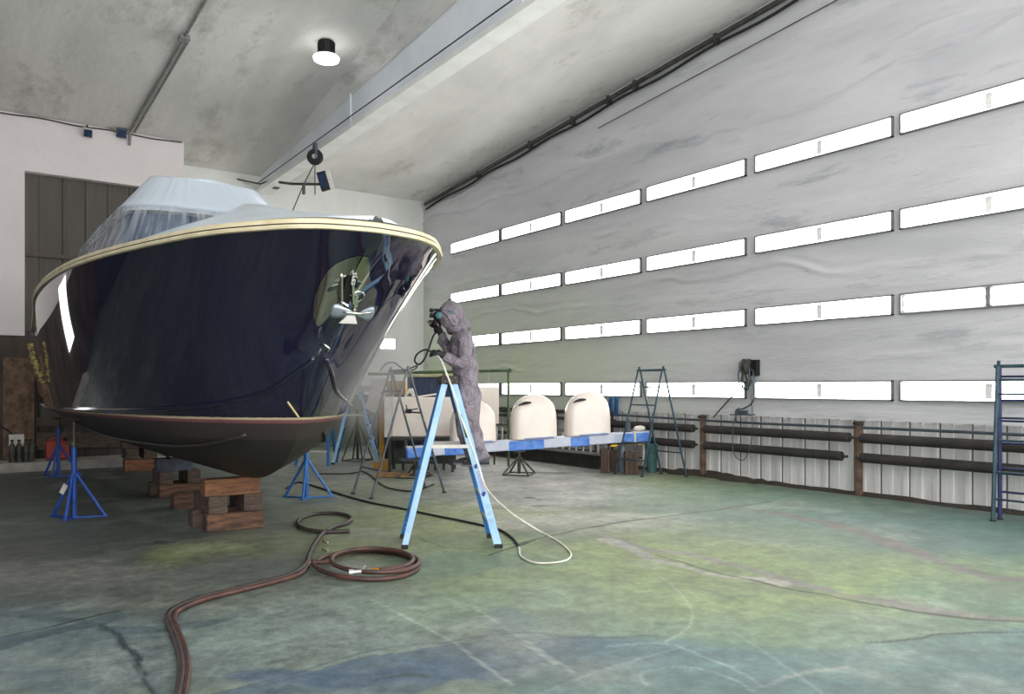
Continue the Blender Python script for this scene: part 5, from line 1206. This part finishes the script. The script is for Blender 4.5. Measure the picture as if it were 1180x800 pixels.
MB().tube([hc+face*.10+fup*.02-fs*.05,hc+face*.16+fup*.01-fs*.05,hc+face*.19+fup*-.005-fs*.05],.012,8).build('lamp_arm',M_BLK,gl)
MB().ball(hc+face*.195-fup*.005-fs*.05,.026,10).build('lamp',M_BLK,gl,smooth=True)
MB().box(hc+fup*.135+face*.03,(.035,.05,.045),(face,fs,fup)).build('head_clip',M_BLK,per,bevel=.006)
# ---- spray gun in the far hand, hoses through the gloves
g0=J['wf']+handf['fdir'].normalized()*.095
t=thing('spray_gun',g0-UP*.1,'black spray gun the painter holds up in front of the respirator','spray gun')
MB().tube([g0-UP*.085+R_*.01,g0-UP*.02,g0+UP*.03-R_*.01],[.014,.016,.014],10).build('handle',M_BLK,t,smooth=True)
MB().tube([g0+UP*.04+R_*.05,g0+UP*.04-R_*.06],[.018,.02],12).build('gun_body',M_DSTEEL,t); MB().tube([g0+UP*.04-R_*.06,g0+UP*.04-R_*.085],[.026,.018],12).build('nozzle',M_ALU,t)
MB().tube([g0+UP*.055,g0+UP*.10],[.012,.014],10).build('knob',M_BLK,t)
MB().tube(cr([g0+UP*.025-R_*.035,g0-UP*.02-R_*.04,g0-UP*.06-R_*.03],5),.004,6).build('trigger',M_ALU,t)
gh=J['wn']+handn['fdir'].normalized()*.10-UP*.01+F_*.02
tag(hose(None,.010,M_RUBB,'air_hose','',10,None,[g0-UP*.085+R_*.01,Q(499,388,.05),Q(494,402,-.05),Q(489,414,-.1),Q(483,420,-.1),Q(478,416,-.15),Q(481,408,-.2),Q(491,403,-.22),gh]),'black hose looping from the spray gun down through the painter\'s near glove','hose')
wp=[gh+R_*.02,Q(509,417,-.34),Q(515,432,-.38),Q(521,448,-.36),Q(529,475,-.34),Q(540,505,-.34),Q(552,540,-.34),Q(562,565,-.30)]
wp+=[fl(590,592,.3),fl(618,610,.08),fl(640,622,.010),fl(654,633,.010),fl(658,640,.010),fl(652,646,.010),fl(634,649,.010),fl(614,648,.010),fl(600,641,.010),fl(598,631,.010),fl(592,622,.014)]
tag(hose(None,.010,M_WHT,'fluid_hose','',8,None,wp),'white hose running from the painter\'s glove past the ladder to a loop on the floor','hose')
# ================================================================ SPRAY MIST BETWEEN THE PAINTER AND THE BOW
def make_mist():
    c=at(424,415,8.2); mb=MB(); mb.ball(c,1.0,24,(.5,.8,.95),(R_,F_,UP))
    m=bpy.data.materials.new('spray_mist'); m.use_nodes=True; nt=m.node_tree; L=nt.links.new
    nt.nodes.remove(nt.nodes['Principled BSDF']); vol=N(nt,'ShaderNodeVolumePrincipled'); vol.inputs['Color'].default_value=(.97,.96,.95,1); vol.inputs['Anisotropy'].default_value=.1
    tc=N(nt,'ShaderNodeTexCoord'); mp=N(nt,'ShaderNodeVectorMath',operation='MULTIPLY_ADD'); L(tc.outputs['Generated'],mp.inputs[0]); mp.inputs[1].default_value=(2,2,2); mp.inputs[2].default_value=(-1,-1,-1)
    ln=N(nt,'ShaderNodeVectorMath',operation='LENGTH'); L(mp.outputs[0],ln.inputs[0])
    r=N(nt,'ShaderNodeMapRange',interpolation_type='SMOOTHSTEP'); r.inputs['From Min'].default_value=1.0; r.inputs['From Max'].default_value=.15; r.inputs['To Max'].default_value=4.0; L(ln.outputs['Value'],r.inputs['Value'])
    nz=N(nt,'ShaderNodeTexNoise',Scale=1.6,Detail=3.0); L(tc.outputs['Object'],nz.inputs['Vector']); q=N(nt,'ShaderNodeMath',operation='MULTIPLY'); L(r.outputs[0],q.inputs[0]); L(nz.outputs['Fac'],q.inputs[1])
    L(q.outputs[0],vol.inputs['Density']); L(vol.outputs[0],nt.nodes['Material Output'].inputs['Volume'])
    tag(mb.build('spray_mist',m,None,smooth=True),'pale drifting spray mist between the painter and the bow','mist',kind='stuff')
make_mist()
# ================================================================ CAMERA, DAYLIGHT
cam=bpy.data.cameras.new('camera'); co=bpy.data.objects.new('camera',cam); COL.objects.link(co)
cam.sensor_width=36; cam.lens=900/1180*36; cam.shift_y=45/1180; cam.clip_end=200; cam.clip_start=.05
co.location=(0,0,CAM_Z); co.rotation_euler=(math.radians(90),0,-TH); SC.camera=co
w=bpy.data.worlds.new('world'); SC.world=w; w.use_nodes=True
bg=w.node_tree.nodes['Background']; bg.inputs['Color'].default_value=(1,.985,.97,1); bg.inputs['Strength'].default_value=1.0
SC.view_settings.view_transform='Standard'; SC.view_settings.look='None'; SC.view_settings.gamma=1; SC.view_settings.use_curve_mapping=False
SC.view_settings.exposure=1.8
